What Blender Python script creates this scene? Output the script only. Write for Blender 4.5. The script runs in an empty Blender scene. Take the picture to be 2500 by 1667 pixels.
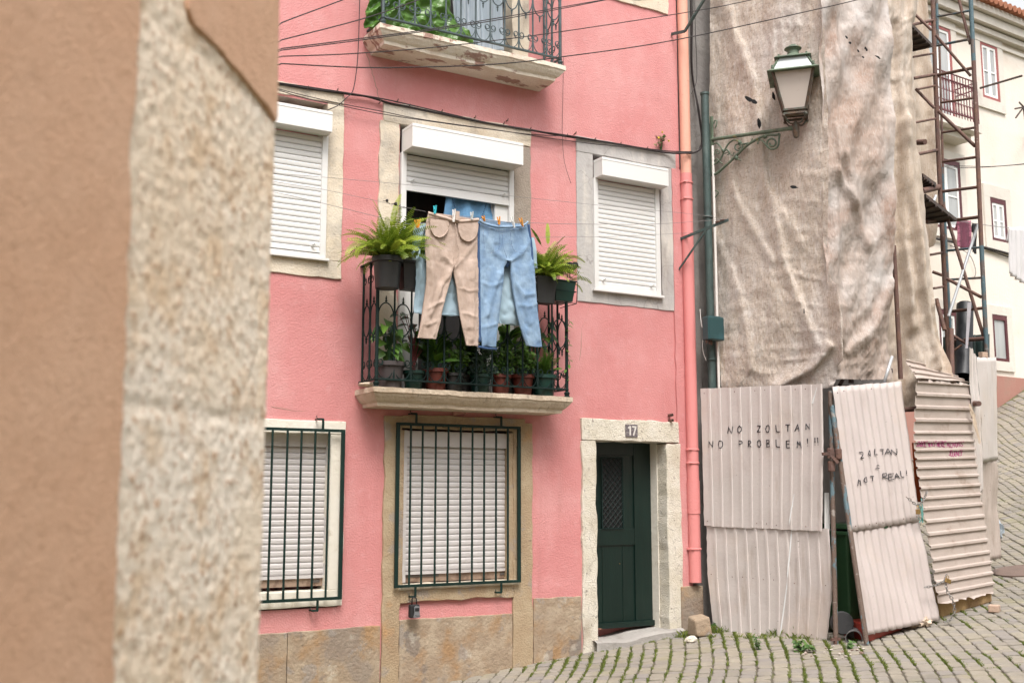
import bpy, math, random
from mathutils import Vector, noise
from math import sin, cos, pi, radians
random.seed(7)
RND=random.random
def U(a,b): return a+(b-a)*random.random()
scene=bpy.context.scene; COL=scene.collection
# ------------------------------------------------------------ calibration of the place (metres)
F=2678.; pitch=math.atan(374/2678.); th=radians(59.8)
hx,hy=cos(th),sin(th); CY=-9.36; CZ=1.6
fv=(cos(pitch)*hx,cos(pitch)*hy,sin(pitch)); uv_=(-sin(pitch)*hx,-sin(pitch)*hy,cos(pitch)); rv=(hy,-hx,0)
def ray(px,py):
    a=(px-1250)/F; b=-(py-833.5)/F
    return [fv[i]+a*rv[i]+b*uv_[i] for i in range(3)]
def A(px,py,y=0.):            # survey point on a plane parallel to the pink facade
    d=ray(px,py); t=(y-CY)/d[1]; return Vector((d[0]*t,y,CZ+d[2]*t))
def D(px,py,t):               # survey point at a walking distance t
    d=ray(px,py); k=t/(d[0]*hx+d[1]*hy); return Vector((d[0]*k,CY+d[1]*k,CZ+d[2]*k))
def PL(px,py,o,e):            # survey point on a vertical plane through o with direction e
    d=ray(px,py); n=(-e[1],e[0]); t=((o[0])*n[0]+(o[1]-CY)*n[1])/(d[0]*n[0]+d[1]*n[1])
    p=Vector((d[0]*t,CY+d[1]*t,CZ+d[2]*t)); return ((p.x-o[0])*e[0]+(p.y-o[1])*e[1], p.z)
def X(px,py,y=0.): return A(px,py,y).x
def Z(px,py,y=0.): return A(px,py,y).z
def zg(x,y=0.):
    z=-.007+.1*(x-5.77)
    if x<4: z=-.184-.02*(4-x)
    if x>10: z+=.0135*(min(x,26)-10)**2
    return z
def G(px,py):
    d=ray(px,py); t=5.
    for i in range(200): t+=(CZ+d[2]*t-zg(d[0]*t))*.5/(abs(d[2])+.1)
    return Vector((d[0]*t,CY+d[1]*t,CZ+d[2]*t))
def prj(x,y,z):
    v=(x,y-CY,z-CZ); k=sum(v[i]*fv[i] for i in range(3))
    return 1250+F*(v[0]*rv[0]+v[1]*rv[1])/k, 833.5-F*sum(v[i]*uv_[i] for i in range(3))/k
# ------------------------------------------------------------ mesh builder
class MB:
    def __init__(s): s.v=[]; s.f=[]; s.a=[]; s.m=[]; s.av=0.; s.mi=0
    def face(s,idx): s.f.append(idx); s.a.append(s.av); s.m.append(s.mi)
    def poly(s,pts):
        n=len(s.v); s.v+= [tuple(p) for p in pts]; s.face(list(range(n,n+len(pts)))); return s
    def hexa(s,p):            # p: bottom 4 ccw, top 4 ccw
        n=len(s.v); s.v+=[tuple(q) for q in p]
        for q in ((3,2,1,0),(4,5,6,7),(0,1,5,4),(1,2,6,5),(2,3,7,6),(3,0,4,7)): s.face([n+i for i in q])
        return s
    def box(s,x0,x1,y0,y1,z0,z1):
        return s.hexa([(x0,y0,z0),(x1,y0,z0),(x1,y1,z0),(x0,y1,z0),(x0,y0,z1),(x1,y0,z1),(x1,y1,z1),(x0,y1,z1)])
    def bar(s,a,b,w,h,up=(0,0,1)):
        a=Vector(a); b=Vector(b); d=(b-a).normalized(); u=Vector(up)
        if abs(d.dot(u))>.98: u=Vector((0,1,0))
        r=d.cross(u).normalized()*w/2; u=r.cross(d).normalized()*h/2
        return s.hexa([a-r-u,a+r-u,a+r+u,a-r+u,b-r-u,b+r-u,b+r+u,b-r+u])
    def tube(s,pts,r,n=8,closed=False,cap=True):
        P=[Vector(p) for p in pts]; m=len(P)
        if m<2: return s
        rr=r if isinstance(r,(list,tuple)) else [r]*m
        t0=(P[1]-P[0]).normalized(); ref=Vector((0,0,1)) if abs(t0.z)<.9 else Vector((0,1,0))
        nn=t0.cross(ref).normalized(); base=len(s.v)
        for i in range(m):
            if closed: t=(P[(i+1)%m]-P[i-1])
            else: t=(P[min(i+1,m-1)]-P[max(i-1,0)])
            if t.length<1e-9: t=t0
            t.normalize(); nn=(nn-t*nn.dot(t))
            if nn.length<1e-6: nn=t.cross(Vector((1,.3,.2)))
            nn.normalize(); bb=t.cross(nn)
            for k in range(n):
                a=2*pi*k/n; s.v.append(tuple(P[i]+(nn*cos(a)+bb*sin(a))*rr[i]))
        for i in range(m if closed else m-1):
            j=(i+1)%m
            for k in range(n):
                l=(k+1)%n; s.face([base+i*n+k,base+i*n+l,base+j*n+l,base+j*n+k])
        if cap and not closed:
            s.face([base+k for k in range(n)][::-1]); s.face([base+(m-1)*n+k for k in range(n)])
        return s
    def lathe(s,c,prof,n=20,ax=None,cap=True,rot=0.,sq=1.):
        c=Vector(c); base=len(s.v); m=len(prof)
        if ax is None: ex,ey,ez=Vector((1,0,0)),Vector((0,1,0)),Vector((0,0,1))
        else:
            ez=Vector(ax).normalized(); ex=ez.cross(Vector((0,0,1)) if abs(ez.z)<.9 else Vector((1,0,0))).normalized(); ey=ez.cross(ex)
        for r,z in prof:
            for k in range(n):
                a=2*pi*k/n+rot; s.v.append(tuple(c+ex*(r*cos(a))+ey*(r*sq*sin(a))+ez*z))
        for i in range(m-1):
            for k in range(n):
                l=(k+1)%n; s.face([base+i*n+k,base+i*n+l,base+(i+1)*n+l,base+(i+1)*n+k])
        if cap:
            if prof[0][0]>1e-4: s.face([base+k for k in range(n)][::-1])
            if prof[-1][0]>1e-4: s.face([base+(m-1)*n+k for k in range(n)])
        return s
    def grid(s,fn,nu,nv,skip=None,closeu=False):
        base=len(s.v); w=nu if closeu else nu+1
        for j in range(nv+1):
            for i in range(w): s.v.append(tuple(fn(i/nu,j/nv)))
        for j in range(nv):
            for i in range(nu):
                if skip and skip((i+.5)/nu,(j+.5)/nv): continue
                i2=(i+1)%w; s.face([base+j*w+i,base+j*w+i2,base+(j+1)*w+i2,base+(j+1)*w+i])
        return s
    def prism(s,pts,off):     # outline + thickness vector
        P=[Vector(p) for p in pts]; o=Vector(off); n=len(P); b=len(s.v)
        s.v+=[tuple(p) for p in P]+[tuple(p+o) for p in P]
        s.face(list(range(b,b+n))); s.face([b+n+i for i in range(n)][::-1])
        for i in range(n):
            j=(i+1)%n; s.face([b+j,b+i,b+n+i,b+n+j])
        return s
    def blob(s,c,r,seed=0,amp=.2,n=10,m=7,fr=2.):
        c=Vector(c); R=Vector(r) if not isinstance(r,(int,float)) else Vector((r,r,r))
        def fn(u,v):
            a=2*pi*u; b=pi*(v-.5); d=Vector((cos(a)*cos(b),sin(a)*cos(b),sin(b)))
            k=1+amp*noise.noise(d*fr+Vector((seed*3.1,seed,0)))*2
            return (c.x+d.x*R.x*k,c.y+d.y*R.y*k,c.z+d.z*R.z*k)
        return s.grid(fn,n,m,closeu=True)
    def build(s,name,mat,parent=None,smooth=False,bevel=0,loc=None,solid=0,sub=0,angle=None):
        me=bpy.data.meshes.new(name)
        if parent is not None: o3=Vector(OFF[parent.name])
        elif loc is not None: o3=Vector(loc)
        else:
            xs=[p[0] for p in s.v]; ys=[p[1] for p in s.v]; zs=[p[2] for p in s.v]
            o3=Vector(((min(xs)+max(xs))/2,(min(ys)+max(ys))/2,min(zs)))
        me.from_pydata([(p[0]-o3.x,p[1]-o3.y,p[2]-o3.z) for p in s.v],[],s.f)
        mats=mat if isinstance(mat,(list,tuple)) else [mat]
        for q in mats: me.materials.append(q)
        if len(mats)>1: me.polygons.foreach_set('material_index',s.m)
        if any(s.a): 
            at=me.attributes.new('v','FLOAT','FACE'); at.data.foreach_set('value',s.a)
        if smooth: me.polygons.foreach_set('use_smooth',[True]*len(me.polygons))
        me.update(); 
        ob=bpy.data.objects.new(name,me); COL.objects.link(ob)
        if smooth and angle: 
            try: me.set_sharp_from_angle(angle=radians(angle))
            except Exception: pass
        if parent is not None: ob.parent=parent
        else: ob.location=o3
        OFF[ob.name]=tuple(o3)
        if bevel:
            b=ob.modifiers.new('b','BEVEL'); b.width=bevel; b.segments=2; b.limit_method='ANGLE'
        if solid:
            b=ob.modifiers.new('s','SOLIDIFY'); b.thickness=solid; b.offset=0
        return ob
OFF={}
def tag(o,label=None,cat=None,group=None,kind=None):
    if label: o['label']=label
    if cat: o['category']=cat
    if group: o['group']=group
    if kind: o['kind']=kind
    return o
def empty(name,loc,label,cat,group=None):
    o=bpy.data.objects.new(name,None); COL.objects.link(o); o.location=loc; o.empty_display_size=.1
    OFF[o.name]=tuple(loc); return tag(o,label,cat,group)
def kids(o): return [c for c in list(bpy.data.objects) if c.parent==o]
def dup(o,loc=None,parent=None):
    c=o.copy(); COL.objects.link(c)
    if parent is not None: c.parent=parent
    if loc is not None: c.location=loc
    OFF[c.name]=OFF[o.name]
    for k in kids(o): dup(k,None,c)
    return c
def fnz(p,s=1.,seed=0.): return noise.noise(Vector((p[0]*s+seed,p[1]*s-seed*.7,p[2]*s+seed*.3)))
def fbm(p,s=1.,seed=0.,o=4): return noise.fractal(Vector((p[0]*s+seed,p[1]*s-seed*.7,p[2]*s+seed*.3)),1.,2.,o)
def smooth_path(P,n=8):
    P=[Vector(p) for p in P]; out=[]
    for i in range(len(P)-1):
        a=P[max(i-1,0)]; b=P[i]; c=P[i+1]; d=P[min(i+2,len(P)-1)]
        for k in range(n):
            t=k/n; out.append(.5*((2*b)+(c-a)*t+(2*a-5*b+4*c-d)*t*t+(3*b-a-3*c+d)*t**3))
    out.append(P[-1]); return out
def lerp_rows(rows,v):
    n=len(rows)-1; k=min(int(v*n),n-1); t=v*n-k; t=t
    a=rows[max(k-1,0)]; b=rows[k]; c=rows[k+1]; d=rows[min(k+2,n)]
    return [ .5*((2*b[i])+(c[i]-a[i])*t+(2*a[i]-5*b[i]+4*c[i]-d[i])*t*t+(3*b[i]-a[i]-3*c[i]+d[i])*t**3) for i in range(len(b))]
# ------------------------------------------------------------ materials
def lin(c): 
    return tuple((x/255/12.92 if x/255<=.04045 else ((x/255+.055)/1.055)**2.4) for x in c)
def mat(name,base,layers=(),rough=.8,bump=None,metal=0.,attr=None,spec=None,trans=0.,alpha=None,coord='Object',stretch=None,bump2=None,brick=None):
    m=bpy.data.materials.new(name); m.use_nodes=True; nt=m.node_tree; N=nt.nodes; L=nt.links
    b=N['Principled BSDF']; tc=N.new('ShaderNodeTexCoord'); co=tc.outputs[coord]
    def mp(st):
        q=N.new('ShaderNodeMapping'); q.inputs['Scale'].default_value=st; L.new(co,q.inputs[0]); return q.outputs[0]
    if stretch: co0=mp(stretch)
    else: co0=co
    c=N.new('ShaderNodeRGB'); c.outputs[0].default_value=(*base,1); cur=c.outputs[0]
    for i,l in enumerate(layers):
        col,sc,lo,hi,st=l[:5]; kind=l[5] if len(l)>5 else 'n'; cc=mp(l[6]) if len(l)>6 and l[6] else co0
        if kind=='n':
            t=N.new('ShaderNodeTexNoise'); t.inputs['Scale'].default_value=sc; t.inputs['Detail'].default_value=6; t.inputs['Roughness'].default_value=.6; o=t.outputs[0]
        elif kind=='v':
            t=N.new('ShaderNodeTexVoronoi'); t.inputs['Scale'].default_value=sc; o=t.outputs['Distance']
        elif kind=='c':
            t=N.new('ShaderNodeTexVoronoi'); t.feature='DISTANCE_TO_EDGE'; t.inputs['Scale'].default_value=sc; o=t.outputs['Distance']
        elif kind=='w':
            t=N.new('ShaderNodeTexWave'); t.inputs['Scale'].default_value=sc; t.inputs['Distortion'].default_value=2.; t.inputs['Detail'].default_value=3; o=t.outputs[1]
        if kind in 'vc':
            w=N.new('ShaderNodeTexNoise'); w.inputs['Scale'].default_value=sc*1.3; w.inputs['Detail'].default_value=4
            ad=N.new('ShaderNodeVectorMath'); ad.operation='SCALE'; ad.inputs['Scale'].default_value=.5/sc*2; L.new(w.outputs['Color'],ad.inputs[0])
            a2=N.new('ShaderNodeVectorMath'); L.new(cc,a2.inputs[0]); L.new(ad.outputs[0],a2.inputs[1]); cc=a2.outputs[0]
        L.new(cc,t.inputs['Vector'])
        mr=N.new('ShaderNodeMapRange'); mr.inputs['From Min'].default_value=lo; mr.inputs['From Max'].default_value=hi; mr.inputs['To Max'].default_value=st
        L.new(o,mr.inputs[0]); mx=N.new('ShaderNodeMix'); mx.data_type='RGBA'
        L.new(mr.outputs[0],mx.inputs['Factor']); L.new(cur,mx.inputs['A']); mx.inputs['B'].default_value=(*col,1); cur=mx.outputs['Result']
    if attr:
        at=N.new('ShaderNodeAttribute'); at.attribute_name='v'; mx=N.new('ShaderNodeMix'); mx.data_type='RGBA'
        L.new(at.outputs['Fac'],mx.inputs['Factor']); L.new(cur,mx.inputs['A']); mx.inputs['B'].default_value=(*attr,1); cur=mx.outputs['Result']
    L.new(cur,b.inputs['Base Color']); b.inputs['Roughness'].default_value=rough; b.inputs['Metallic'].default_value=metal
    if spec is not None: b.inputs['Specular IOR Level'].default_value=spec
    if alpha is not None: b.inputs['Alpha'].default_value=alpha
    prev=None
    for bp in (bump,bump2):
        if not bp: continue
        st,sc=bp[0],bp[1]; kind=bp[2] if len(bp)>2 else 'n'
        if kind=='n': t=N.new('ShaderNodeTexNoise'); t.inputs['Scale'].default_value=sc; t.inputs['Detail'].default_value=5; o=t.outputs[0]
        elif kind=='w': t=N.new('ShaderNodeTexWave'); t.inputs['Scale'].default_value=sc; t.inputs['Distortion'].default_value=1.5; o=t.outputs[1]
        else: t=N.new('ShaderNodeTexVoronoi'); t.inputs['Scale'].default_value=sc; o=t.outputs['Distance']
        L.new(mp(bp[3]) if len(bp)>3 else co0,t.inputs['Vector'])
        bn=N.new('ShaderNodeBump'); bn.inputs['Strength'].default_value=st; bn.inputs['Distance'].default_value=bp[4] if len(bp)>4 else .02
        L.new(o,bn.inputs['Height'])
        if prev: L.new(prev,bn.inputs['Normal'])
        prev=bn.outputs[0]
    if prev: L.new(prev,b.inputs['Normal'])
    if trans:
        ms=N.new('ShaderNodeMixShader'); tr=N.new('ShaderNodeBsdfTranslucent'); L.new(cur,tr.inputs[0]); ms.inputs[0].default_value=trans
        L.new(b.outputs[0],ms.inputs[1]); L.new(tr.outputs[0],ms.inputs[2]); L.new(ms.outputs[0],N['Material Output'].inputs[0])
    return m
M={}
M['pink']=mat('pink_stucco',(.575,.238,.233),[((.50,.18,.178),1.1,.45,.7,.7),((.63,.32,.315),1.7,.5,.75,.7),((.5,.22,.2),5,.66,.8,.3),((.65,.37,.355),.7,.5,.72,.5,'n',(1.5,1,.6)),((.44,.19,.18),40,.66,.74,.25),((.43,.18,.17),1.6,.58,.76,.35,'n',(4,1,.22)),((.66,.40,.39),12,.56,.72,.25)],.92,(.55,65,'n',(1,1,1),.012),bump2=(.15,6,'n',(1,1,1),.03))
M['orange']=mat('orange_pipe_paint',(.72,.37,.275),[((.66,.29,.23),4,.5,.8,.6,'n',(3,3,.4)),((.5,.25,.2),30,.62,.7,.5)],.7,(.15,30))
M['pipepink']=mat('pink_pipe_paint',(.68,.245,.235),[((.56,.19,.18),2,.5,.8,.5,'n',(3,3,.5)),((.4,.2,.18),40,.68,.74,.5)],.6,(.2,50))
M['lime']=mat('pale_limestone',(.62,.535,.42),[((.72,.66,.56),3,.45,.7,.7),((.50,.36,.2),2.2,.52,.75,.6),((.25,.22,.19),5,.56,.72,.7),((.33,.30,.27),1.8,.50,.66,.7),((.12,.1,.08),28,.66,.74,.7),((.30,.24,.19),2.2,.56,.7,.6,'n',(2,1,.6))],.9,(.5,50,'n',(1,1,1),.015))
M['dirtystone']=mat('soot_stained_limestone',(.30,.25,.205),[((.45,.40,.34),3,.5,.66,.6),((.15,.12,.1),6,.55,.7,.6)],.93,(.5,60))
M['limegrey']=mat('grey_limestone',(.42,.40,.385),[((.60,.56,.5),2.5,.5,.68,.8,'n',(2,1,.5)),((.27,.24,.22),2.2,.52,.72,.7,'n',(2,1,.6)),((.2,.18,.16),5,.62,.75,.5),((.15,.13,.12),1.6,.006,.0,.5,'c')],.9,(.3,30,'n',(1,1,1),.02))
M['limewhite']=mat('whitewashed_stone',(.70,.655,.56),[((.78,.75,.68),2,.4,.7,.7),((.42,.34,.22),5,.6,.72,.7),((.2,.15,.1),14,.68,.76,.7)],.9,(.3,25))
M['tan']=mat('tan_sandstone',(.37,.275,.175),[((.46,.37,.25),5,.45,.7,.8),((.3,.2,.12),2,.52,.72,.7),((.30,.27,.25),3.4,.56,.62,.6),((.13,.1,.08),16,.66,.72,.6),((.5,.28,.12),4,.6,.75,.6)],.95,(.5,60,'n',(1,1,1),.02),bump2=(.4,160,'n',(1,1,1),.006))
M['plinth']=mat('plinth_patchy_stone',(.31,.235,.165),[((.41,.33,.24),6,.45,.62,.8),((.33,.19,.085),3.6,.5,.66,.75),((.21,.17,.145),1.5,.55,.60,.6),((.28,.25,.225),4.5,.60,.63,.6),((.17,.145,.13),2.4,.6,.64,.6),((.55,.5,.42),5,.62,.7,.5),((.1,.08,.06),20,.66,.72,.6)],.95,(.55,32,'n',(1,1,1),.02),bump2=(.4,130,'n',(1,1,1),.008))
M['slab']=mat('balcony_slab_stone',(.50,.41,.31),[((.62,.54,.44),4,.45,.7,.7),((.34,.24,.16),3,.55,.75,.7),((.16,.13,.11),6,.6,.72,.6,'n',(3,1,1)),((.12,.09,.07),30,.66,.72,.5)],.93,(.6,30,'n',(1,1,1),.02))
M['slabup']=mat('balcony_slab_pale_stone',(.66,.58,.48),[((.72,.67,.6),4,.45,.7,.6),((.5,.36,.25),3,.55,.75,.6),((.26,.13,.10),2.8,.55,.58,.85,'n',(1,2.2,1)),((.18,.13,.1),26,.66,.72,.5)],.93,(.5,30,'n',(1,1,1),.02))
M['door17stone']=mat('door_limestone',(.60,.55,.45),[((.68,.64,.56),5,.4,.6,.8),((.34,.29,.22),4,.56,.72,.7,'n',(1,1,.5)),((.12,.1,.08),22,.62,.7,.75),((.2,.17,.13),5,.01,.0,.7,'c'),((.36,.27,.16),1.4,.56,.75,.6)],.93,(.6,70,'n',(1,1,1),.02),bump2=(.5,22,'n',(1,1,1),.01))
M['white']=mat('white_shutter',(.67,.66,.645),[((.58,.55,.51),2,.5,.8,.5,'n',(1,1,4)),((.6,.57,.52),14,.62,.75,.35)],.45,(.03,40))
M['whitedim']=mat('pinkish_white_shutter',(.60,.57,.56),[((.52,.48,.46),2,.5,.8,.6,'n',(1,1,4)),((.4,.36,.33),14,.6,.75,.4)],.5,(.03,40))  # darker, slightly pinkish copy of the shutter white for the lower windows
M['whitebox']=mat('white_box_paint',(.70,.69,.67),[((.70,.68,.65),3,.52,.8,.5,'n',(2,1,.4)),((.5,.45,.4),30,.68,.74,.4)],.5)
M['slotdark']=mat('dark_slot',(.10,.085,.075),rough=.9)
M['track']=mat('brown_track',(.30,.215,.16),[((.16,.1,.07),9,.5,.6,.8)],rough=.7)
M['green']=mat('dark_green_paint',(.005,.020,.016),[((.009,.035,.028),6,.5,.7,.7),((.05,.03,.02),20,.68,.74,.5)],.5,(.1,60),spec=.3)
M['iron']=mat('green_black_iron',(.005,.017,.015),[((.012,.028,.025),12,.5,.7,.7),((.04,.025,.015),30,.66,.72,.5)],.6,(.2,60),spec=.25)
M['ironup']=mat('blue_grey_iron',(.05,.075,.08),[((.10,.13,.14),12,.5,.7,.7),((.02,.03,.03),9,.55,.65,.5)],.5,(.2,60))
M['door']=mat('dark_green_door',(.003,.014,.011),[((.005,.021,.016),3,.4,.7,.6,'n',(6,1,.5)),((.004,.015,.012),5,.6,.75,.5)],.36,(.12,14,'n',(14,1,.8)))
M['black']=mat('black',(.010,.010,.011),rough=.7)
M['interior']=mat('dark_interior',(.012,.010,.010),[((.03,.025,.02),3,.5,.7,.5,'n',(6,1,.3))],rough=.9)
M['lampiron']=mat('verdigris_iron',(.10,.14,.095),[((.14,.18,.12),14,.45,.65,.7),((.035,.04,.035),9,.5,.7,.7),((.28,.22,.07),11,.62,.7,.6)],.6,(.3,60))
M['lamprust']=mat('rusty_lantern_iron',(.07,.05,.035),[((.13,.07,.035),16,.5,.65,.8),((.07,.10,.08),9,.5,.6,.6)],.65,(.4,70))
M['glassdirty']=mat('frosted_dirty_glass',(.70,.62,.56),[((.42,.30,.2),3,.55,.75,.5),((.25,.13,.06),14,.66,.75,.4)],.35,trans=.25)
M['glasspale']=mat('pale_frosted_glass',(.66,.70,.70),[((.5,.52,.5),4,.5,.8,.5)],.3,trans=.2)
M['polegreen']=mat('green_grey_pipe',(.045,.075,.07),[((.09,.13,.12),5,.5,.7,.8,'n',(2,2,.6)),((.25,.27,.26),3,.64,.68,.7),((.02,.03,.03),8,.55,.7,.5)],.5,(.2,50))
M['whitepipe']=mat('white_conduit',(.72,.69,.65),[((.45,.4,.36),6,.55,.75,.6)],.5)
M['box']=mat('teal_junction_box',(.022,.065,.07),[((.04,.11,.13),4,.5,.7,.7),((.1,.06,.03),16,.66,.72,.6)],.35)
M['greywall']=mat('grey_render',(.20,.185,.175),[((.28,.26,.24),2,.45,.7,.7),((.10,.09,.085),3,.5,.75,.7)],.95,(.5,20))
M['burlap']=mat('burlap_netting',(.53,.445,.37),[((.59,.555,.53),1.0,.46,.62,.8,'n',(1,1,.6)),((.41,.31,.23),1.3,.50,.66,.8,'n',(1.2,1.2,.8)),((.40,.31,.25),6,.52,.7,.4,'n',(2,2,.5)),((.64,.60,.57),55,.48,.60,.6,'n',(2.2,2.2,.15)),((.27,.205,.16),45,.55,.64,.55,'n',(1,1,.8)),((.30,.24,.19),70,.52,.62,.45,'n',(.2,.2,2.)),((.6,.56,.53),18,.55,.66,.45,'n',(1,1,.5))],.95,(.5,90,'n',(2,2,.12),.010),trans=.12,bump2=(.6,22,'n',(1,1,.6),.02))
M['burlap2']=mat('burlap_netting_warm',(.56,.46,.365),[((.66,.60,.55),1.2,.46,.66,.7,'n',(1,1,.4)),((.5,.33,.2),1.6,.55,.8,.6,'n',(1.4,1.4,.3)),((.68,.62,.57),50,.48,.6,.55,'n',(2,2,.15)),((.36,.27,.2),45,.55,.64,.45),((.42,.29,.2),2.5,.52,.7,.6,'n',(2,2,.25))],.95,(.4,90,'n',(2,2,.12),.008),trans=.2,bump2=(.3,10,'n',(1,1,.5),.03))
M['burlap3']=mat('burlap_netting_grey',(.43,.345,.295),[((.56,.525,.505),.9,.44,.60,.9,'n',(1,1,.6)),((.36,.24,.185),1.3,.48,.64,.85),((.55,.5,.47),30,.5,.66,.45,'n',(2.2,2.2,.4)),((.2,.15,.12),40,.62,.74,.3)],.95,(.5,60,'n',(1,1,.3),.02),trans=.12,bump2=(.7,9,'n',(1.6,1.6,.7),.04))
M['panel']=mat('painted_sheet_metal',(.56,.51,.485),[((.50,.45,.43),1.2,.45,.7,.7,'n',(1,1,.4)),((.56,.49,.465),2,.5,.7,.6),((.38,.32,.30),5,.62,.75,.5,'n',(1,1,.4)),((.10,.08,.07),26,.69,.73,.8),((.55,.45,.37),1.1,.52,.7,.6),((.33,.25,.19),9,.6,.74,.5,'n',(1,1,.15))],.55,(.12,30))
M['panelb']=mat('painted_sheet_metal_dull',(.47,.41,.39),[((.41,.355,.34),1.2,.45,.7,.7,'n',(1,1,.4)),((.52,.46,.43),2,.5,.7,.6),((.34,.28,.25),5,.58,.74,.6,'n',(1,1,.25)),((.10,.08,.07),26,.69,.73,.8),((.46,.36,.29),1.1,.52,.7,.6)],.55,(.12,30))
M['panelwarm']=mat('painted_sheet_metal_warm',(.43,.36,.32),[((.36,.29,.25),1.6,.45,.7,.7),((.50,.43,.39),3,.5,.7,.6,'n',(.4,.4,2)),((.26,.18,.13),5,.56,.72,.6),((.10,.07,.05),24,.71,.75,.8)],.6,(.15,30))
M['paneledge']=mat('chipped_edge',(.14,.14,.14),[((.3,.3,.3),20,.5,.6,.6)],.7)
M['ink']=mat('black_marker',(.03,.028,.035),rough=.6)
M['magenta']=mat('magenta_marker',(.33,.035,.16),rough=.6)
M['rust']=mat('rusty_tube',(.13,.07,.055),[((.20,.10,.06),8,.5,.65,.7),((.07,.045,.04),6,.5,.7,.7),((.4,.33,.28),22,.66,.7,.5)],.75,(.4,60))
M['bluerust']=mat('blue_flaking_tube',(.13,.09,.07),[((.10,.17,.20),3.5,.52,.55,.9,'n',(2,2,1)),((.30,.27,.24),9,.58,.62,.8),((.16,.06,.03),5,.6,.66,.8)],.7,(.5,50))
M['bluetube']=mat('weathered_blue_tube',(.07,.12,.14),[((.12,.085,.07),4,.5,.56,.9),((.25,.3,.3),12,.62,.68,.5)],.65,(.3,50))
M['alu']=mat('aluminium_tube',(.52,.54,.56),rough=.4,metal=.3)
M['deck']=mat('rusty_deck',(.06,.045,.04),[((.12,.07,.05),9,.5,.65,.8)],.85)
M['bingreen']=mat('green_bin_plastic',(.03,.08,.035),[((.05,.12,.05),2,.5,.7,.6)],.4)
M['rubber']=mat('grey_rubber',(.035,.035,.037),[((.07,.07,.07),9,.5,.7,.6)],.7)
M['tin']=mat('grey_tin',(.17,.17,.17),[((.32,.31,.3),9,.5,.65,.8),((.1,.05,.03),8,.6,.68,.6)],.5,metal=.3)
M['red']=mat('red_plastic',(.34,.045,.03),[((.62,.18,.12),9,.55,.68,.6)],.45)
M['orangecrate']=mat('orange_plastic',(.65,.13,.04),rough=.45)
M['block']=mat('yellow_block',(.42,.28,.13),[((.25,.15,.09),4,.5,.68,.8),((.3,.12,.07),6,.62,.7,.6)],.95,(.6,20))
M['brickm']=mat('brick',(.46,.33,.25),[((.3,.2,.15),20,.5,.7,.6)],.9,(.5,40))
M['chain']=mat('galvanised_chain',(.28,.27,.26),[((.14,.08,.05),30,.5,.6,.7)],.45,metal=.6)
M['brass']=mat('brass',(.38,.25,.10),rough=.4,metal=.7)
M['rope']=mat('teal_rope',(.12,.3,.27),rough=.9)
M['fibre']=mat('frayed_fibre',(.55,.45,.35),rough=.95)
M['cobble']=mat('cobblestone',(.26,.23,.18),[((.33,.30,.24),14,.45,.7,.6),((.16,.145,.125),1.4,.48,.66,.75),((.22,.20,.09),2.6,.55,.7,.5),((.30,.31,.12),1.5,.58,.75,.3),((.45,.43,.4),36,.64,.72,.4)],.85,(.6,55,'n',(1,1,1),.01),attr=(.22,.20,.185))
M['soil']=mat('joint_soil',(.11,.095,.07),[((.11,.125,.03),3,.42,.56,.85),((.2,.16,.12),14,.55,.7,.6)],.95,(.6,50))
M['grass']=mat('grass',(.09,.14,.03),attr=(.26,.29,.05),rough=.7,trans=.3)
M['weed']=mat('weed_leaf',(.05,.12,.03),attr=(.14,.24,.05),rough=.55,trans=.25)
M['fern']=mat('fern_leaf',(.09,.18,.015),attr=(.38,.46,.05),rough=.5,trans=.3)
M['leaf']=mat('broad_leaf',(.02,.065,.014),attr=(.12,.24,.03),rough=.35,trans=.2)
M['leafdark']=mat('dark_leaf',(.012,.04,.015),attr=(.05,.10,.03),rough=.35,trans=.1)
M['redstem']=mat('red_stem',(.12,.02,.02),rough=.5)
M['potblack']=mat('black_pot',(.018,.018,.018),[((.04,.04,.04),4,.5,.7,.6)],.45)
M['potgrey']=mat('brown_grey_pot',(.055,.045,.045),rough=.5)
M['potgreen']=mat('green_pot',(.006,.035,.026),rough=.4)
M['potred']=mat('terracotta_red_pot',(.10,.018,.010),[((.15,.03,.02),3,.5,.7,.6)],.5)
M['earth']=mat('potting_soil',(.03,.02,.013),rough=.95,bump=(.6,60))
M['beige']=mat('beige_cotton',(.44,.335,.275),[((.54,.43,.37),14,.45,.65,.7,'n',(1,1,.6)),((.38,.26,.21),16,.55,.75,.45)],.95,(.45,22,'n',(1,1,1),.015),bump2=(.3,90,'n',(1,1,1),.004))
M['jeans']=mat('light_denim',(.18,.28,.42),[((.29,.40,.52),7,.45,.65,.8,'n',(1,1,.6)),((.11,.19,.34),5,.55,.75,.6),((.34,.46,.6),70,.55,.7,.4,'n',(1,1,.3))],.95,(.45,22,'n',(1,1,1),.015),bump2=(.3,90,'n',(1,1,1),.004))
M['jeansdark']=mat('dark_denim',(.035,.075,.17),[((.08,.15,.28),20,.5,.7,.6)],.95)
M['jeansstitch']=mat('denim_seam',(.11,.18,.30),[((.5,.55,.6),60,.55,.6,.6)],.95)
M['ltblue']=mat('pale_blue_cotton',(.38,.52,.61),[((.48,.60,.68),5,.45,.7,.6,'n',(1,1,.4)),((.24,.40,.53),4,.55,.8,.5)],.95,(.4,20,'n',(1,1,.5),.015),trans=.15)
M['dress']=mat('mid_denim',(.13,.28,.46),[((.15,.30,.47),8,.45,.7,.7),((.04,.1,.2),5,.55,.75,.6)],.95,(.5,30))
M['pinorange']=mat('orange_peg',(.75,.30,.03),rough=.4)
M['pinwhite']=mat('white_peg',(.78,.77,.74),rough=.4)
M['pincyan']=mat('cyan_peg',(.04,.5,.6),rough=.4)
M['wire']=mat('black_cable',(.025,.018,.018),rough=.6)
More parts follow.
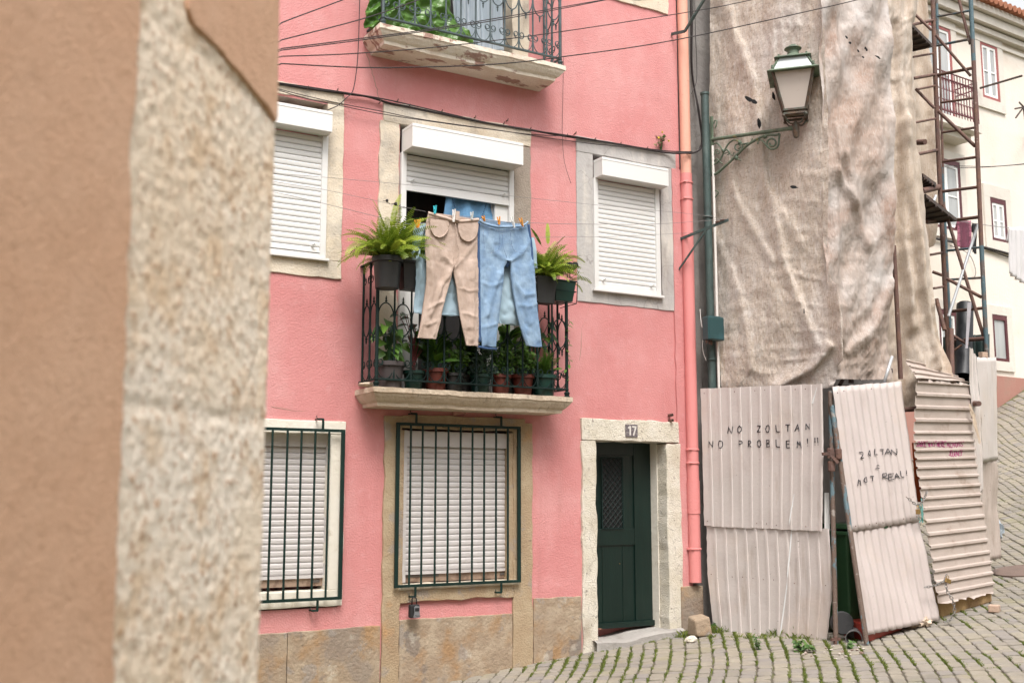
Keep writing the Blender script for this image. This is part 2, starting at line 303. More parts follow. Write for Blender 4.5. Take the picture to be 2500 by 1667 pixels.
M['line']=mat('grey_line',(.22,.2,.2),rough=.7)
M['tarp']=mat('green_tarpaulin',(.085,.19,.03),[((.14,.28,.05),3,.45,.7,.7),((.05,.12,.02),4,.5,.75,.5)],.3,(.25,9,'n',(1,1,1),.03),trans=.1)
M['sheer']=mat('pale_sheer_fabric',(.45,.52,.58),[((.6,.64,.68),60,.5,.6,.5,'n',(1,1,.01)),((.36,.43,.5),2,.5,.7,.6)],.8,(.4,40,'n',(1,1,.02),.02),trans=.2)
M['stucco']=mat('tan_stucco',(.72,.455,.305),[((.76,.51,.36),5,.4,.7,.7),((.60,.37,.24),12,.5,.75,.5),((.45,.26,.15),60,.55,.7,.4)],.95,(.5,190,'n',(1,1,1),.006),bump2=(.2,30,'n',(1,1,1),.01))
M['quoin']=mat('pitted_cream_limestone',(.93,.79,.62),[((.93,.86,.76),3,.35,.6,.9),((.72,.52,.33),11,.5,.66,.7,'n',(1,1,.8)),((.70,.50,.30),2.5,.52,.7,.5),((.48,.28,.15),60,.54,.64,.75),((.92,.82,.68),5,.5,.7,.7)],.95,(.35,60,'n',(1,1,1),.01))
M['cream']=mat('cream_wall',(.70,.63,.555),[((.73,.67,.60),1,.4,.7,.6),((.55,.46,.38),1.5,.6,.8,.5),((.62,.47,.38),.35,.5,.8,.5)],.95,(.3,20))
M['creamstone']=mat('cream_house_stone',(.60,.55,.49),[((.7,.66,.6),3,.4,.7,.6),((.4,.35,.3),3,.55,.75,.5)],.95,(.3,20))
M['redplinth']=mat('red_plinth_paint',(.34,.17,.135),[((.40,.24,.19),2,.45,.7,.7),((.22,.16,.12),2,.5,.7,.7)],.95,(.3,20))
M['maroon']=mat('maroon_wood',(.085,.016,.022),[((.14,.04,.04),9,.5,.7,.6)],.5)
M['redwood']=mat('faded_red_wood',(.30,.085,.08),[((.4,.16,.14),9,.5,.7,.6)],.6)
M['whitewood']=mat('white_wood',(.78,.77,.75),rough=.5)
M['pane']=mat('window_glass',(.33,.34,.34),[((.5,.5,.49),1.5,.4,.7,.8,'n',(3,3,.4))],.15)
M['tile']=mat('clay_tile',(.34,.13,.07),[((.45,.22,.13),6,.45,.7,.7),((.16,.08,.05),9,.55,.7,.6)],.9)
M['plaid']=mat('dark_plaid',(.05,.006,.02),[((.35,.12,.17),26,.72,.8,.7,'w',(1,1,.02)),((.35,.12,.17),26,.72,.8,.7,'w',(.02,.02,1))],.95)
M['blackcloth']=mat('black_cloth',(.012,.012,.013),rough=.95)
M['whitecloth']=mat('white_linen',(.62,.60,.60),[((.5,.49,.5),6,.5,.7,.5,'n',(1,1,.2))],.95,trans=.2)
M['manhole']=mat('rusty_manhole',(.16,.11,.09),[((.1,.075,.065),9,.5,.7,.6)],.7,(.5,40))
M['platebg']=mat('number_tile_ground',(.11,.09,.10),[((.3,.28,.27),60,.5,.56,.6)],.6)
M['platefg']=mat('number_tile_digit',(.62,.59,.55),[((.2,.18,.18),70,.6,.66,.6)],.6)
M['lockgrey']=mat('grey_metal_face',(.25,.26,.28),rough=.35,metal=.4)
M['debris']=mat('debris',(.45,.40,.35),[((.2,.12,.08),9,.5,.6,.8)],.9)
EXPO=0.97
# ============================================================ PINK HOUSE
def smooth2(p):
    o=[]
    for a,b in zip(p,p[1:]):
        for k in range(5): o.append((a[0]+(b[0]-a[0])*k/5,a[1]+(b[1]-a[1])*k/5))
    return o+[p[-1]]
def wrect(x0,x1,z0,z1,amp=.006,y=0.,step=.07,seed=None):
    sd=seed if seed is not None else U(0,90); P=[]
    def seg(a,b):
        n=max(1,int(math.hypot(b[0]-a[0],b[1]-a[1])/step))
        for k in range(n):
            t=k/n; x=a[0]+(b[0]-a[0])*t; z=a[1]+(b[1]-a[1])*t
            P.append((x+amp*2*noise.noise(Vector((x*7,z*7,sd))),y,z+amp*2*noise.noise(Vector((x*7,z*7,sd+9)))))
    seg((x0,z0),(x1,z0)); seg((x1,z0),(x1,z1)); seg((x1,z1),(x0,z1)); seg((x0,z1),(x0,z0))
    return P
def slabprism(mb,x0,x1,z0,z1,y0,y1,amp=.006):
    mb.prism(wrect(x0,x1,z0,z1,amp,y0),(0,y1-y0,0))
H=empty('pink_house',(5.5,0,0),'pink stucco town house with roller shutters, two balconies and green door number 17','house')
WT=9.6
openings=[ # hole rects in the wall x0,x1,z0,z1
 (2.42,3.46,3.72,5.2),(4.2,5.5,2.56,5.2),(6.4,7.38,3.74,5.25),(2.55,3.66,.62,2.22),(4.22,5.5,.72,2.28),(6.43,7.36,-.3,2.17),(4.2,5.5,5.93,8.6),(6.75,7.34,7.1,8.5)]
def wallgrid(mb,x0,x1,z0,z1,y,st=.12):
    xs=sorted(set([x0,x1]+[o[i] for o in openings for i in (0,1) if x0<o[i]<x1])); zs=sorted(set([z0,z1]+[o[i] for o in openings for i in (2,3) if z0<o[i]<z1]))
    def fine(v):
        r=[]
        for a,b in zip(v,v[1:]):
            n=max(1,int((b-a)/st)); r+=[a+(b-a)*k/n for k in range(n)]
        return r+[v[-1]]
    xs=fine(xs); zs=fine(zs); b=len(mb.v)
    for z in zs:
        for x in xs:
            w=.010*fnz((x,0,z),1.1)+.004*fnz((x,0,z),4.)
            mb.v.append((x,y+w,z))
    n=len(xs)
    for j in range(len(zs)-1):
        for i in range(n-1):
            cx=(xs[i]+xs[i+1])/2; cz=(zs[j]+zs[j+1])/2
            if any(o[0]<cx<o[1] and o[2]<cz<o[3] for o in openings): continue
            mb.face([b+j*n+i,b+j*n+i+1,b+(j+1)*n+i+1,b+(j+1)*n+i])
w=MB(); XR=7.62
wallgrid(w,-1.,XR,-.4,WT,0.)
w.hexa([(-1,.36,-.4),(XR,.36,-.4),(XR,5,-.4),(-1,5,-.4),(-1,.36,WT),(XR,.36,WT),(XR,5,WT),(-1,5,WT)])
w.poly([(XR,0,-.4),(XR,.36,-.4),(XR,.36,WT),(XR,0,WT)])
# right hand return strip beside the pipe, slightly raised
w.prism(wrect(7.50,7.66,.64,5.2,.006,-.022),(0,.1,0))
w.prism(wrect(7.50,7.84,.66,4.95,.002,.03),(0,.3,0))
w.build('wall',M['pink'],H,smooth=True,angle=40)
w=MB(); w.box(-1.3,7.75,-.35,5.3,WT+.005,WT+.15); w.box(-1.2,7.7,-.2,.3,WT-.25,WT); w.build('cornice',M['lime'],H)
# ---- plinth
def tilt(mb,x0,x1,z0,z1a,z1b,y0,y1,amp=.008):
    P=[]
    n=max(2,int((x1-x0)/.08))
    for k in range(n): P.append((x0+(x1-x0)*k/n,y0,z0))
    P.append((x1,y0,z0))
    for k in range(n+1):
        x=x1+(x0-x1)*k/n; t=k/n; P.append((x+ (amp*fnz((x,0,9),9) if 0<k<n else 0),y0,z1b+(z1a-z1b)*t+amp*1.6*fnz((x,0,3),9)))
    mb.prism(P,(0,y1-y0,0))
pl=MB(); xa,xb,xc,xd=X(931,1300),X(975,1300),X(1250,1300),X(1299,1300)
tilt(pl,-1,3.2,-.6,.40,.43,-.03,.1); pl.build('plinth',M['plinth'],H,bevel=.006); pl=MB(); tilt(pl,3.206,xa-.004,-.6,.43,.44,-.026,.1)
pl.build('plinth',M['plinth'],H,bevel=.006); pl=MB(); tilt(pl,xb+.004,xc-.004,-.6,.475,.47,-.02,.1); pl.build('plinth',M['plinth'],H,bevel=.006); pl=MB(); tilt(pl,xd+.004,X(1416,1300)-.003,-.6,.60,.60,-.022,.1)
pl.build('plinth',M['plinth'],H,bevel=.006); pl=MB(); tilt(pl,7.49,7.78,-.6,.64,.64,-.05,.1)
pl.build('plinth',M['plinth'],H,bevel=.006)
# ---- windows with roller shutters
def slats(mb,x0,x1,z0,z1,y,pitchh=.05,proud=.012):
    n=max(1,round((z1-z0)/pitchh)); h=(z1-z0)/n
    for k in range(n):
        a=z0+k*h; prof=[(0.004,a+.004),(-proud*.6,a+.004),(-proud,a+h*.3),(-proud,a+h*.72),(-proud*.3,a+h-.001),(.004,a+h-.001)]
        b=len(mb.v)
        for (dy,z) in prof: mb.v+= [(x0,y+dy,z),(x1,y+dy,z)]
        for q in range(len(prof)-1): mb.face([b+q*2,b+q*2+1,b+q*2+3,b+q*2+2])
        mb.face([b+q*2 for q in range(len(prof))]); mb.face([b+q*2+1 for q in range(len(prof))][::-1])
    mb.box(x0,x1,y+.008,y+.02,z0,z1)
def window(sur,smat,inner,label=None,amp=.007,pieces='ljrs',proud=.018):
    x0,x1,z0,z1=sur; a0,a1,b0,b1=inner; m=MB()
    if 's' in pieces: slabprism(m,x0,x1,z0,b0,-proud,.24,amp)
    slabprism(m,x0,x1,b1,z1,-proud-.003,.24,amp)
    slabprism(m,x0,a0,b0,b1,-proud+.001,.24,amp*.7); slabprism(m,a1,x1,b0,b1,-proud+.001,.24,amp*.7)
    o=m.build('window',smat,H,bevel=.005)
    if label: o['label']=label
    return o
def upper_shutter(win,a0,a1,z0,z1,bx0,bx1,bz0,bz1,zs,stops=True,ybox=-.17,fy=-.03,zfloor=None):
    f=MB(); fw=.055
    zb=z0 if zfloor is None else zfloor
    f.box(a0,a0+fw,fy-.01,fy+.045,zb,bz0); f.box(a1-fw,a1,fy-.01,fy+.045,zb,bz0)
    if zfloor is None: f.box(a0+fw,a1-fw,fy-.006,fy+.04,z0,z0+.035); f.box(a0-.02,a1+.03,fy-.03,fy+.09,z0-.028,z0-.004)
    f.build('frame',M['white'],win,bevel=.003)
    b=MB(); b.box(bx0,bx1,ybox,-.004,bz0,bz1); b.box(bx0-.003,bx1+.003,ybox-.004,-.02,bz1-.03,bz1-.024)
    b.build('shutter_box',M['whitebox'],win,bevel=.006)
    s=MB(); slats(s,a0+fw,a1-fw,zs,bz0-.01,fy+.02,.052,.008)
    s.box(a0+fw,a1-fw,fy-.002,fy+.03,zs-.035 if zfloor is not None else zs,zs+.012)
    for xx in (a0+fw+.06,a1-fw-.07):
        if stops: s.tube([(xx,fy+.01,zs+.06),(xx+.012,fy-.035,zs+.075)],[.013,.007],8)
    s.build('shutter',M['white'],win,smooth=False)
W1=window((2.27,3.62,3.56,5.33),M['lime'],(2.42,3.46,3.72,5.22))
upper_shutter(W1,2.44,3.46,Z(700,622),5.2,2.36,X(812,300,-.17),Z(811,323,-.17),Z(811,273,-.17),Z(700,622)+.045)
W3=window((6.23,7.56,3.59,5.375),M['limegrey'],(6.44,7.34,3.76,5.2),'window with cracked grey stone surround',amp=.005,proud=.012)
upper_shutter(W3,6.43,X(1607,600),3.74,5.2,X(1469,400,-.16),X(1631,430,-.16),Z(1631,456,-.16),Z(1631,413,-.16),3.775)
# balcony door
def balcony_door(zf,sur,smat,jm):
    x0,x1,z0,z1=sur; m=MB()
    slabprism(m,x0+.03,x1,z1-.19,z1,-.024,.24,.009); slabprism(m,x0,x0+.2,zf-.02,z1-.193,-.02,.24,.008); 
    m.box(x0+.2,x1-.2,-.02,.24,zf-.05,zf+.015)
    W=m.build('window',smat,H,bevel=.005)
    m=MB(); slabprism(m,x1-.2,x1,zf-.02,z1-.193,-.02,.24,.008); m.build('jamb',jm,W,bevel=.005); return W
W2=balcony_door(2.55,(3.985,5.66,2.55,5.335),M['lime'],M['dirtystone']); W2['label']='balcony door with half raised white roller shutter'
zsb=Z(1100,472,-.03)
upper_shutter(W2,X(979,450,-.03),X(1254,480,-.03),2.6,5.1,X(1007,330,-.25),X(1278,380,-.25),Z(1278,404,-.25),Z(1278,350,-.25),zsb,ybox=-.25,zfloor=2.56)
m=MB(); m.box(X(1208,500),X(1240,500),.0,.05,2.56,zsb+.1); m.box(X(993,500,.02),X(993,500,.02)+.16,.06,.09,2.56,2.56+1.25)
m.box(X(1195,500,.05),X(1206,500,.05),.05,.10,2.56,zsb+.1); m.build('door_leaf',M['whitebox'],W2,bevel=.003)
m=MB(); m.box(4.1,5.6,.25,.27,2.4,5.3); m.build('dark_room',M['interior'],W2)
# upper floor door, seen from below
W7=balcony_door(5.93,(4.02,X(1289,90),5.93,8.7),M['limewhite'],M['lime'])
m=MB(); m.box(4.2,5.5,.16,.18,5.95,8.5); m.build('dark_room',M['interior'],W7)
W6=window((6.60,7.50,7.01,8.7),M['lime'],(6.75,7.34,7.14,8.5)); m=MB(); slats(m,6.75,7.34,7.14,8.5,.02,.052); m.build('shutter',M['white'],W6)
# lower barred windows
def grille(win,x0,x1,z0,z1,bars,y,ty,hooks):
    f=MB(); t=.026
    f.box(x0,x1,y-.008,y+.012,z1-t,z1); f.box(x0,x1,y-.008,y+.012,z0,z0+t)
    f.box(x0,x0+.034,y-.009,y+.013,z0+t,z1-t); f.box(x1-.034,x1,y-.009,y+.013,z0+t,z1-t)
    for (hx_,up) in hooks:
        za,zb=(z1,z1+.085) if up else (z0-.085,z0)
        f.bar((hx_,y,za),(hx_,y,zb),.02,.012); ze=zb if up else za
        f.bar((hx_+.008,y,ze),(hx_-.05,y+.01,ze),.012,.018); f.bar((hx_-.045,y,ze),(hx_-.045,.01,ze),.012,.012)
        f.tube([(hx_-.045,y,ze),(hx_-.07,y-.01,ze+.015),(hx_-.06,y,ze+.03)],.004,5)
    g=f.build('grille',M['green'],win,bevel=.002)
    b=MB()
    for bx in bars: b.tube([(bx,y,z0+t),(bx,y,z1-t)],.0105,8)
    b.build('bars',M['green'],win,smooth=True,angle=40)
yg=-.075
W5=MB(); slabprism(W5,xa+.01,xb,-.5,Z(950,1014),-.03,.1,.009)
slabprism(W5,xc,xd-.01,-.5,Z(1290,1022)-.05,-.03,.1,.009); slabprism(W5,xb+.002,xc+.13,Z(1100,1048),Z(1100,1016),-.028,.24,.007)
slabprism(W5,xb+.002,xc-.002,Z(1100,1463),.78,-.034,.16,.008); slabprism(W5,xb-.01,xb+.03,.78,2.2,-.02,.24,.003); slabprism(W5,xc-.045,xc+.01,.78,2.2,-.02,.24,.003)
W5=W5.build('window',M['tan'],H,bevel=.006); W5['label']='barred window with sandstone pilasters down to the street'
def low_shutter(win,x0,x1,z0,z1,zb,y,fw0,fw1):
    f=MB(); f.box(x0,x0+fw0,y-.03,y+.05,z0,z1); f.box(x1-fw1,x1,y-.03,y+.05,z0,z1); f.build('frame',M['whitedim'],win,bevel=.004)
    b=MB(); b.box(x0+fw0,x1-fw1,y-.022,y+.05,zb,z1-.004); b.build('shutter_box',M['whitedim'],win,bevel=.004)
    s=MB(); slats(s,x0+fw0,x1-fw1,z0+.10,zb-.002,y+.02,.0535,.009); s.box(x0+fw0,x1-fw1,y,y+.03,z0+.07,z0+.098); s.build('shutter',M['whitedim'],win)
    s=MB(); s.box(x0+fw0,x1-fw1,y+.02,y+.06,z0,z0+.068); 
    s.build('track',M['track'],win); 
    s=MB(); s.box(x0+fw0+.01,x0+fw0+.36,y+.012,y+.02,z0+.045,z0+.06); s.build('slot',M['slotdark'],win); s=MB(); s.box(x1-fw1-.09,x1-fw1-.03,y+.012,y+.02,z0+.03,z0+.055); s.build('slot',M['slotdark'],win)
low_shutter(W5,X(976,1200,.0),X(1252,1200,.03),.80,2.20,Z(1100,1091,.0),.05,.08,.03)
s=MB(); slabprism(s,xb-.01,X(1262,1400),.742,.79,-.045,.12,.005); s.build('sill',M['lime'],W5,bevel=.006)
bars=[X(q,1200,yg) for q in (1001.5,1030.5,1063,1094,1124,1153,1182,1211,1240)]
grille(W5,X(965.5,1230,yg),X(1271,1230,yg),Z(1100,1427,yg)-.006,Z(1100,1035,yg),bars,yg,0,[(X(1017,1000,yg),1),(X(1224,1000,yg),1),(X(1014,1450,yg),0),(X(1224,1450,yg),0)])
W4=window((2.42,X(838,1250)-.0,.63,2.255),M['limewhite'],(2.56,3.56,.77,2.14),'barred window with whitewashed stone surround',amp=.004)
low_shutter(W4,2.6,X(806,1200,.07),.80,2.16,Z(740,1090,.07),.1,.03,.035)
b4=[X(q,1250,yg) for q in (660,697,731.5,765.5,799.5)]; d4=b4[1]-b4[0]
grille(W4,2.42,X(838.5,1250,yg),Z(740,1470,yg)+.01,Z(740,1045,yg),[b4[0]-d4*k for k in (1,2,3,4)]+b4,yg,0,[(X(789,1030,yg),1),(X(775,1480,yg),0)])
# ---- door 17
x0,x1,xi0,xi1=X(1416,1100),X(1659,1200),X(1453,1200),X(1625,1200)
m=MB(); slabprism(m,x0,x1-.02,2.155,2.375,-.035,.34,.008); slabprism(m,x0+.006,xi0,-.3,2.152,-.028,.34,.010); slabprism(m,xi1,x1,-.3,2.152,-.03,.34,.012)
DS=m.build('door_surround',M['door17stone'],H,bevel=.008)
m=MB(); m.box(xi1-.012,xi1-.002,.13,.29,.16,2.15); m.build('white_strip',M['limewhite'],DS)
d0=MB(); yd=.26; dx0,dx1=xi0-.01,xi1+.005; dz0,dz1=.24,2.17
st=.075
d0.box(dx0,dx1,yd,yd+.04,dz0,dz1)
# raised stiles and rails
zt,zm1,zm2,zb_=Z(1500,1115,yd),Z(1500,1290,yd),Z(1500,1330,yd),Z(1500,1520,yd)
xr=X(1549,1400,yd)
d0.box(dx0,dx0+.04,yd-.016,yd-.001,dz0,dz1); d0.box(xr,dx1,yd-.016,yd-.001,dz0,dz1); d0.box(dx0+.042,xr-.002,yd-.015,yd-.001,zt+.02,dz1)
d0.box(dx0+.042,xr-.002,yd-.015,yd-.001,zm2,zm1); d0.box(dx0+.042,xr-.002,yd-.015,yd-.001,dz0,zb_)
d0.box(X(1520,1200,yd),X(1520,1200,yd)+.016,yd-.012,yd-.001,zm1+.01,zt); d0.box(X(1520,1400,yd)-.002,X(1520,1400,yd)+.01,yd-.006,yd-.001,zb_+.01,zm2-.01)
d0.box(X(1470,1400,yd),X(1470,1400,yd)+.008,yd-.005,yd-.001,zb_+.01,zm2-.01)
d0.box(dx0,dx1,yd-.05,yd-.017,dz0-.01,dz0+.045)
DO=d0.build('door',M['door'],H,bevel=.003)
gx0,gx1,gz0,gz1=X(1468,1200,yd),X(1516,1200,yd),Z(1490,1288,yd),Z(1490,1118,yd)
m=MB(); m.box(gx0,gx1,yd-.006,yd-.002,gz0,gz1); m.build('door_opening',M['black'],DO)
m=MB(); nx=4; cw=(gx1-gx0)/nx; ch=cw*2.1; nz=int((gz1-gz0)/ch*2)
for k in range(-nz-2,nz+8):
    for sgn in (1,-1):
        pts=[]
        for q in range(41):
            x=gx0+(gx1-gx0)*q/40; z=gz0+k*ch/2*1.0+sgn*(x-gx0)*ch/cw/1.0*.5*2*.5
            if gz0<=z<=gz1: pts.append((x,yd-.02-.004*sgn,z))
        if len(pts)>2: m.tube(pts,.0035,5)
m.box(gx0-.012,gx0,yd-.026,yd-.017,gz0-.01,gz1+.01); m.box(gx1,gx1+.012,yd-.026,yd-.017,gz0-.01,gz1+.01); m.box(gx0,gx1,yd-.026,yd-.017,gz0-.012,gz0); m.box(gx0,gx1,yd-.026,yd-.017,gz1,gz1+.012)
m.build('door_grille',M['iron'],DO)
m=MB(); m.lathe((X(1510,1375,yd),yd-.02,Z(1510,1375,yd)),[(.001,-.008),(.004,-.006),(.004,.004)],8,ax=(0,1,0)); m.build('keyhole',M['brass'],DO)
m=MB(); m.prism([(dx0+.0,yd-.052,dz0-.012),(dx0+.24,yd-.052,dz0-.012),(dx0+.2,yd-.052,dz0+.002),(dx0+.10,yd-.052,dz0+.012),(dx0+.0,yd-.052,dz0+.018)],(0,.0015,0))
m.build('bare_wood',mat('worn_red_wood',(.2,.08,.05),[((.35,.25,.18),20,.5,.6,.7)],.9),DO)
m=MB()
def stepf(u,v):
    x=6.36+u*1.12; t=v
    y=.36-.50*v; dip=.035*math.exp(-((x-6.72)/.22)**2)
    z=.165+(x-6.4)*.05-dip+.004*fnz((x,y,0),9)
    if v>.92: y=.36-.5*.92-.01; z-= (v-.92)/.08*.16
    return (x,y+.012*fnz((x,0,0),5),z)
m.grid(stepf,30,14); m.box(6.40,7.46,.25,.5,-.2,.12); m.build('doorstep',mat('worn_step_stone',(.33,.31,.29),[((.42,.40,.37),4,.45,.7,.7),((.2,.18,.16),9,.55,.7,.6)],.9,(.5,30)),H,smooth=True,angle=50)
# number tile
nx0,nx1,nz0,nz1=X(1527,1050,-.04),X(1556,1050,-.04),Z(1540,1066,-.04),Z(1540,1036,-.04)
m=MB(); m.box(nx0,nx1,-.046,-.03,nz0,nz1); NP=m.build('house_number',M['platebg'],H)
m=MB(); w_=nx1-nx0; h_=nz1-nz0
m.box(nx0+w_*.30,nx0+w_*.42,-.049,-.0465,nz0+h_*.12,nz0+h_*.88); m.box(nx0+w_*.18,nx0+w_*.298,-.049,-.0465,nz0+h_*.68,nz0+h_*.80)
m.box(nx0+w_*.52,nx0+w_*.88,-.049,-.0465,nz0+h_*.76,nz0+h_*.88); m.hexa([(nx0+w_*.58,-.0485,nz0+h_*.12),(nx0+w_*.70,-.0485,nz0+h_*.12),(nx0+w_*.70,-.0465,nz0+h_*.12),(nx0+w_*.58,-.0465,nz0+h_*.12),(nx0+w_*.76,-.0485,nz0+h_*.757),(nx0+w_*.88,-.0485,nz0+h_*.757),(nx0+w_*.88,-.0465,nz0+h_*.757),(nx0+w_*.76,-.0465,nz0+h_*.757)])
m.build('digits',M['platefg'],NP)
# hair cracks in the stucco
for pts in ([(1445,700),(1440,745),(1421,800),(1415,880)],[(660,992),(720,1003),(800,1005),(850,1000),(880,985)],[(893,130),(905,165),(918,205),(925,240)],[(1118,168),(1120,260),(1122,285)],[(1440,745),(1434,770)],[(1425,335),(1430,345)]):
    m=MB(); m.tube([A(x+U(-2,2),y,.004) for x,y in smooth2(pts)],.0035,4); m.build('crack',M['track'],H)
# pipe stubs above the door, broken vent cup under the balcony
m=MB()
for (px,py,r_) in ((1640,1013,.017),(1641,1026,.016)):
    p=A(px,py,-.05); m.lathe((p.x,.0,p.z),[(r_,0),(r_,.075),(r_*.7,.075),(r_*.6,.03)],12,ax=(-.15,-1,0),cap=False)
m.build('pipe_stub',M['rust'],H,smooth=True,angle=40)
m=MB(); p=A(1120,1003)
def cup(u,v):
    a=pi*u; r_=.085*(1-.45*v); return (p.x+r_*cos(a)*1.25,-.01-.07*sin(a)*(1-.75*v),p.z+.035-.075*v+ .012*sin(u*5))
m.grid(cup,16,6); m.build('wall_pocket',mat('terracotta_wall_pocket',(.40,.19,.16),[((.2,.12,.09),14,.5,.7,.7)],.9),H,smooth=True)
m=MB(); m.box(p.x-.07,p.x+.075,-.004,.004,p.z-.015,p.z+.045); m.build('wall_hole',M['black'],H)
# ---- downpipe
xp=X(1667,0,-.07); xq=X(1698,1430,-.07); yp=-.06; zc=Z(1676,425,-.06)
m=MB(); m.tube([(xp,yp,.68),(xp,yp,zc)],.064,20); m.tube([(xp,yp,1.4),(xp,yp,1.75)],.070,20,cap=True); DP=m.build('downpipe',M['pipepink'],H,smooth=True,angle=40)
m=MB(); m.tube([(xp,yp,zc-.02),(xp,yp,WT)],.059,20); m.build('upper_pipe',M['orange'],DP,smooth=True,angle=40)
for py in (447,487,1097,1130,1340):
    z=Z(1680,py,-.07); m=MB(); m.lathe((xp,yp,z),[(.066,-.012),(.073,-.008),(.073,.008),(.066,.012)],24,cap=False); m.tube([(xp-.05,yp-.05,z),(xp-.08,yp-.04,z)],.008,6)
    if py>1200: m.box(xp-.08,xp+.02,yp,0.02,z-.01,z+.01)
    m.build('collar',M['pipepink'],DP,smooth=True,angle=40)
# ---- balcony with ironwork
def balcony(zt,x0,x1,d,smat,im,name_label,th_=.16,post_in=.045):
    m=MB(); st=50
    prof=[(0,0),(0,-.045),(.012,-.055),(.022,-.075),(.05,-.11),(.075,-.13),(.08,-th_),]   # inset,z
    def rim(ins,z):
        a=x0+ins; b=x1-ins; f=-d+ins; P=[]
        n1=10; n2=60
        for k in range(n1): P.append((a,0.02+(f-.02)*k/n1,z))
        for k in range(n2): P.append((a+(b-a)*k/n2,f,z))
        for k in range(n1+1): P.append((b,f+(.02-f)*k/n1,z))
        return P
    base=len(m.v); R=[rim(i,z) for i,z in prof]; n=len(R[0])
    for j,row in enumerate(R):
        for p in row:
            k=.010*fnz(p,5,zt)+.006*fnz(p,17,zt)
            m.v.append((p[0]+k*(1 if p[0]<(x0+x1)/2 else -1),p[1]-k if p[1]<0 else p[1],zt+p[2]+ (.5*k if j==0 else .7*k)))
    for j in range(len(R)-1):
        for i in range(n-1): m.face([base+j*n+i,base+(j+1)*n+i,base+(j+1)*n+i+1,base+j*n+i+1])
    m.face([base+i for i in range(n)]); m.face([base+(len(R)-1)*n+i for i in range(n)][::-1])
    S=m.build('balcony',smat,H); S['label']=name_label
    xl,xr_=x0+post_in,x1-post_in; yf=-d+.035; N=12; w=(xr_-xl)/N; Ht=1.155; zb=zt+.075
    # rails
    for z,r_ in ((zb,.016),(zt+Ht,.019)):
        m=MB(); m.box(xl-.012,xr_+.012,yf-r_,yf+r_,z-.009,z+.006)
        for xx in (xl,xr_): m.box(xx-r_*.9,xx+r_*.9,yf+r_,0,z-.008,z+.005)
        m.build('rail',im,S,bevel=.002)
    for xx,yy in ((xl,yf),(xr_,yf)):
        m=MB(); m.tube([(xx,yy,zt+.07),(xx,yy,zt+Ht)],.0165,10); m.lathe((xx,yy,zt-.005),[(.03,0),(.032,.012),(.02,.022),(.028,.035),(.028,.048),(.014,.06),(.02,.075)],14); m.build('corner_post',im,S,smooth=True,angle=40)
    m=MB(); m.tube([(xl+w,yf,zb),(xl+w,yf,zt+Ht)],.0095,8); bl=m.build('baluster',im,S,smooth=True,angle=40)
    for k in range(2,N): dup(bl,(w*(k-1),0,0),S)
    m=MB(); m.lathe((xl+w*6,yf,zt-.003),[(.024,0),(.024,.012),(.014,.022),(.022,.036),(.012,.05),(.012,.07)],12); m.build('foot',im,S,smooth=True)
    dy=-yf/2.35
    m=MB(); m.tube([(xl,yf+dy,zb),(xl,yf+dy,zt+Ht)],.0115,8); sb=m.build('side_baluster',im,S,smooth=True,angle=40)
    dup(sb,(0,dy,0),S); dup(sb,(xr_-xl,0,0),S); dup(sb,(xr_-xl,dy,0),S)
    def scroll(mb,o,ex,ww,flip,ztop):
        o=Vector(o); ex=Vector(ex)
        for sg in (-1,1):
            pts=[]
            c=(.24*ww,.145)
            for k in range(17):
                t=k/16; a=-2.2*pi+t*2.9*pi; r_=.010+.028*t
                pts.append((c[0]-.0*t+r_*cos(a)*-1+.018*t,c[1]-r_*sin(a)*1.05))
            a0=pts[-1]
            for k in range(1,13):
                t=k/12; a=pi*.06-t*pi*.56; pts.append((.46*ww*cos(a),.105+.105*sin(a)))
            P=[]
            for (x,z) in pts:
                zz=z if not flip else .21-z
                P.append(o+ex*(sg*x)+Vector((0,0,ztop+zz)))
            mb.tube(P,[.0045]*len(P),6)
    def module(o,ex,ww,name):
        m=MB(); scroll(m,o,ex,ww,False,zb+.005); scroll(m,o,ex,ww,True,zt+Ht-.225)
        P=[]; oz=zt+.62; o=Vector(o); ex_=Vector(ex)
        for k in range(29):
            a=2*pi*k/28; P.append(o+ex_*(.47*ww*cos(a))+Vector((0,0,oz+.145*sin(a))))
        m.tube(P[:-1],.0062,6,closed=True)
        for sg in (1,-1):
            z=oz+sg*.15; q=lambda zz:sg*zz
            pr=[(.004,0),(.012,.008),(.012,.016),(.005,.022),(.009,.03),(.006,.05),(.001,.062)]
            if sg<0: pr=[(r_,-h_) for r_,h_ in pr][::-1]
            m.lathe((o.x,o.y,z),pr,8)
        return m.build('scrollwork',im,S,smooth=True,angle=50)
    md=module((xl+w/2,yf,0),(1,0,0),w,'scrollwork')
    for k in range(1,N): dup(md,(w*k,0,0),S)
    for xx in (xl,xr_):
        md=module((xx,yf+dy/2,0),(0,1,0),dy,'s'); dup(md,(0,dy,0),S)
    return S,xl,xr_,yf,w
BL=balcony(2.545,3.785,5.89,.42,M['slab'],M['iron'],'lower balcony crowded with potted plants')
BU=balcony(5.93,3.80,5.85,.40,M['slabup'],M['ironup'],'upper balcony with blue-grey railing and flaking underside')
# derelict neighbour behind the netting
m=MB(); m.box(7.85,11.0,.12,4.5,-.2,11.); 
DH=empty('derelict_house',(9.4,.1,.2),'grey rendered house hidden behind scaffold netting, right of the pink house','house'); m.build('wall',M['greywall'],DH)
m=MB(); m.box(7.64,7.87,.0,.3,-.3,WT+.3); m.build('dark_joint',M['greywall'],DH)
m=MB(); m.box(8.4,9.3,.08,.13,1.0,3.0); m.build('boarded_opening',M['interior'],DH)
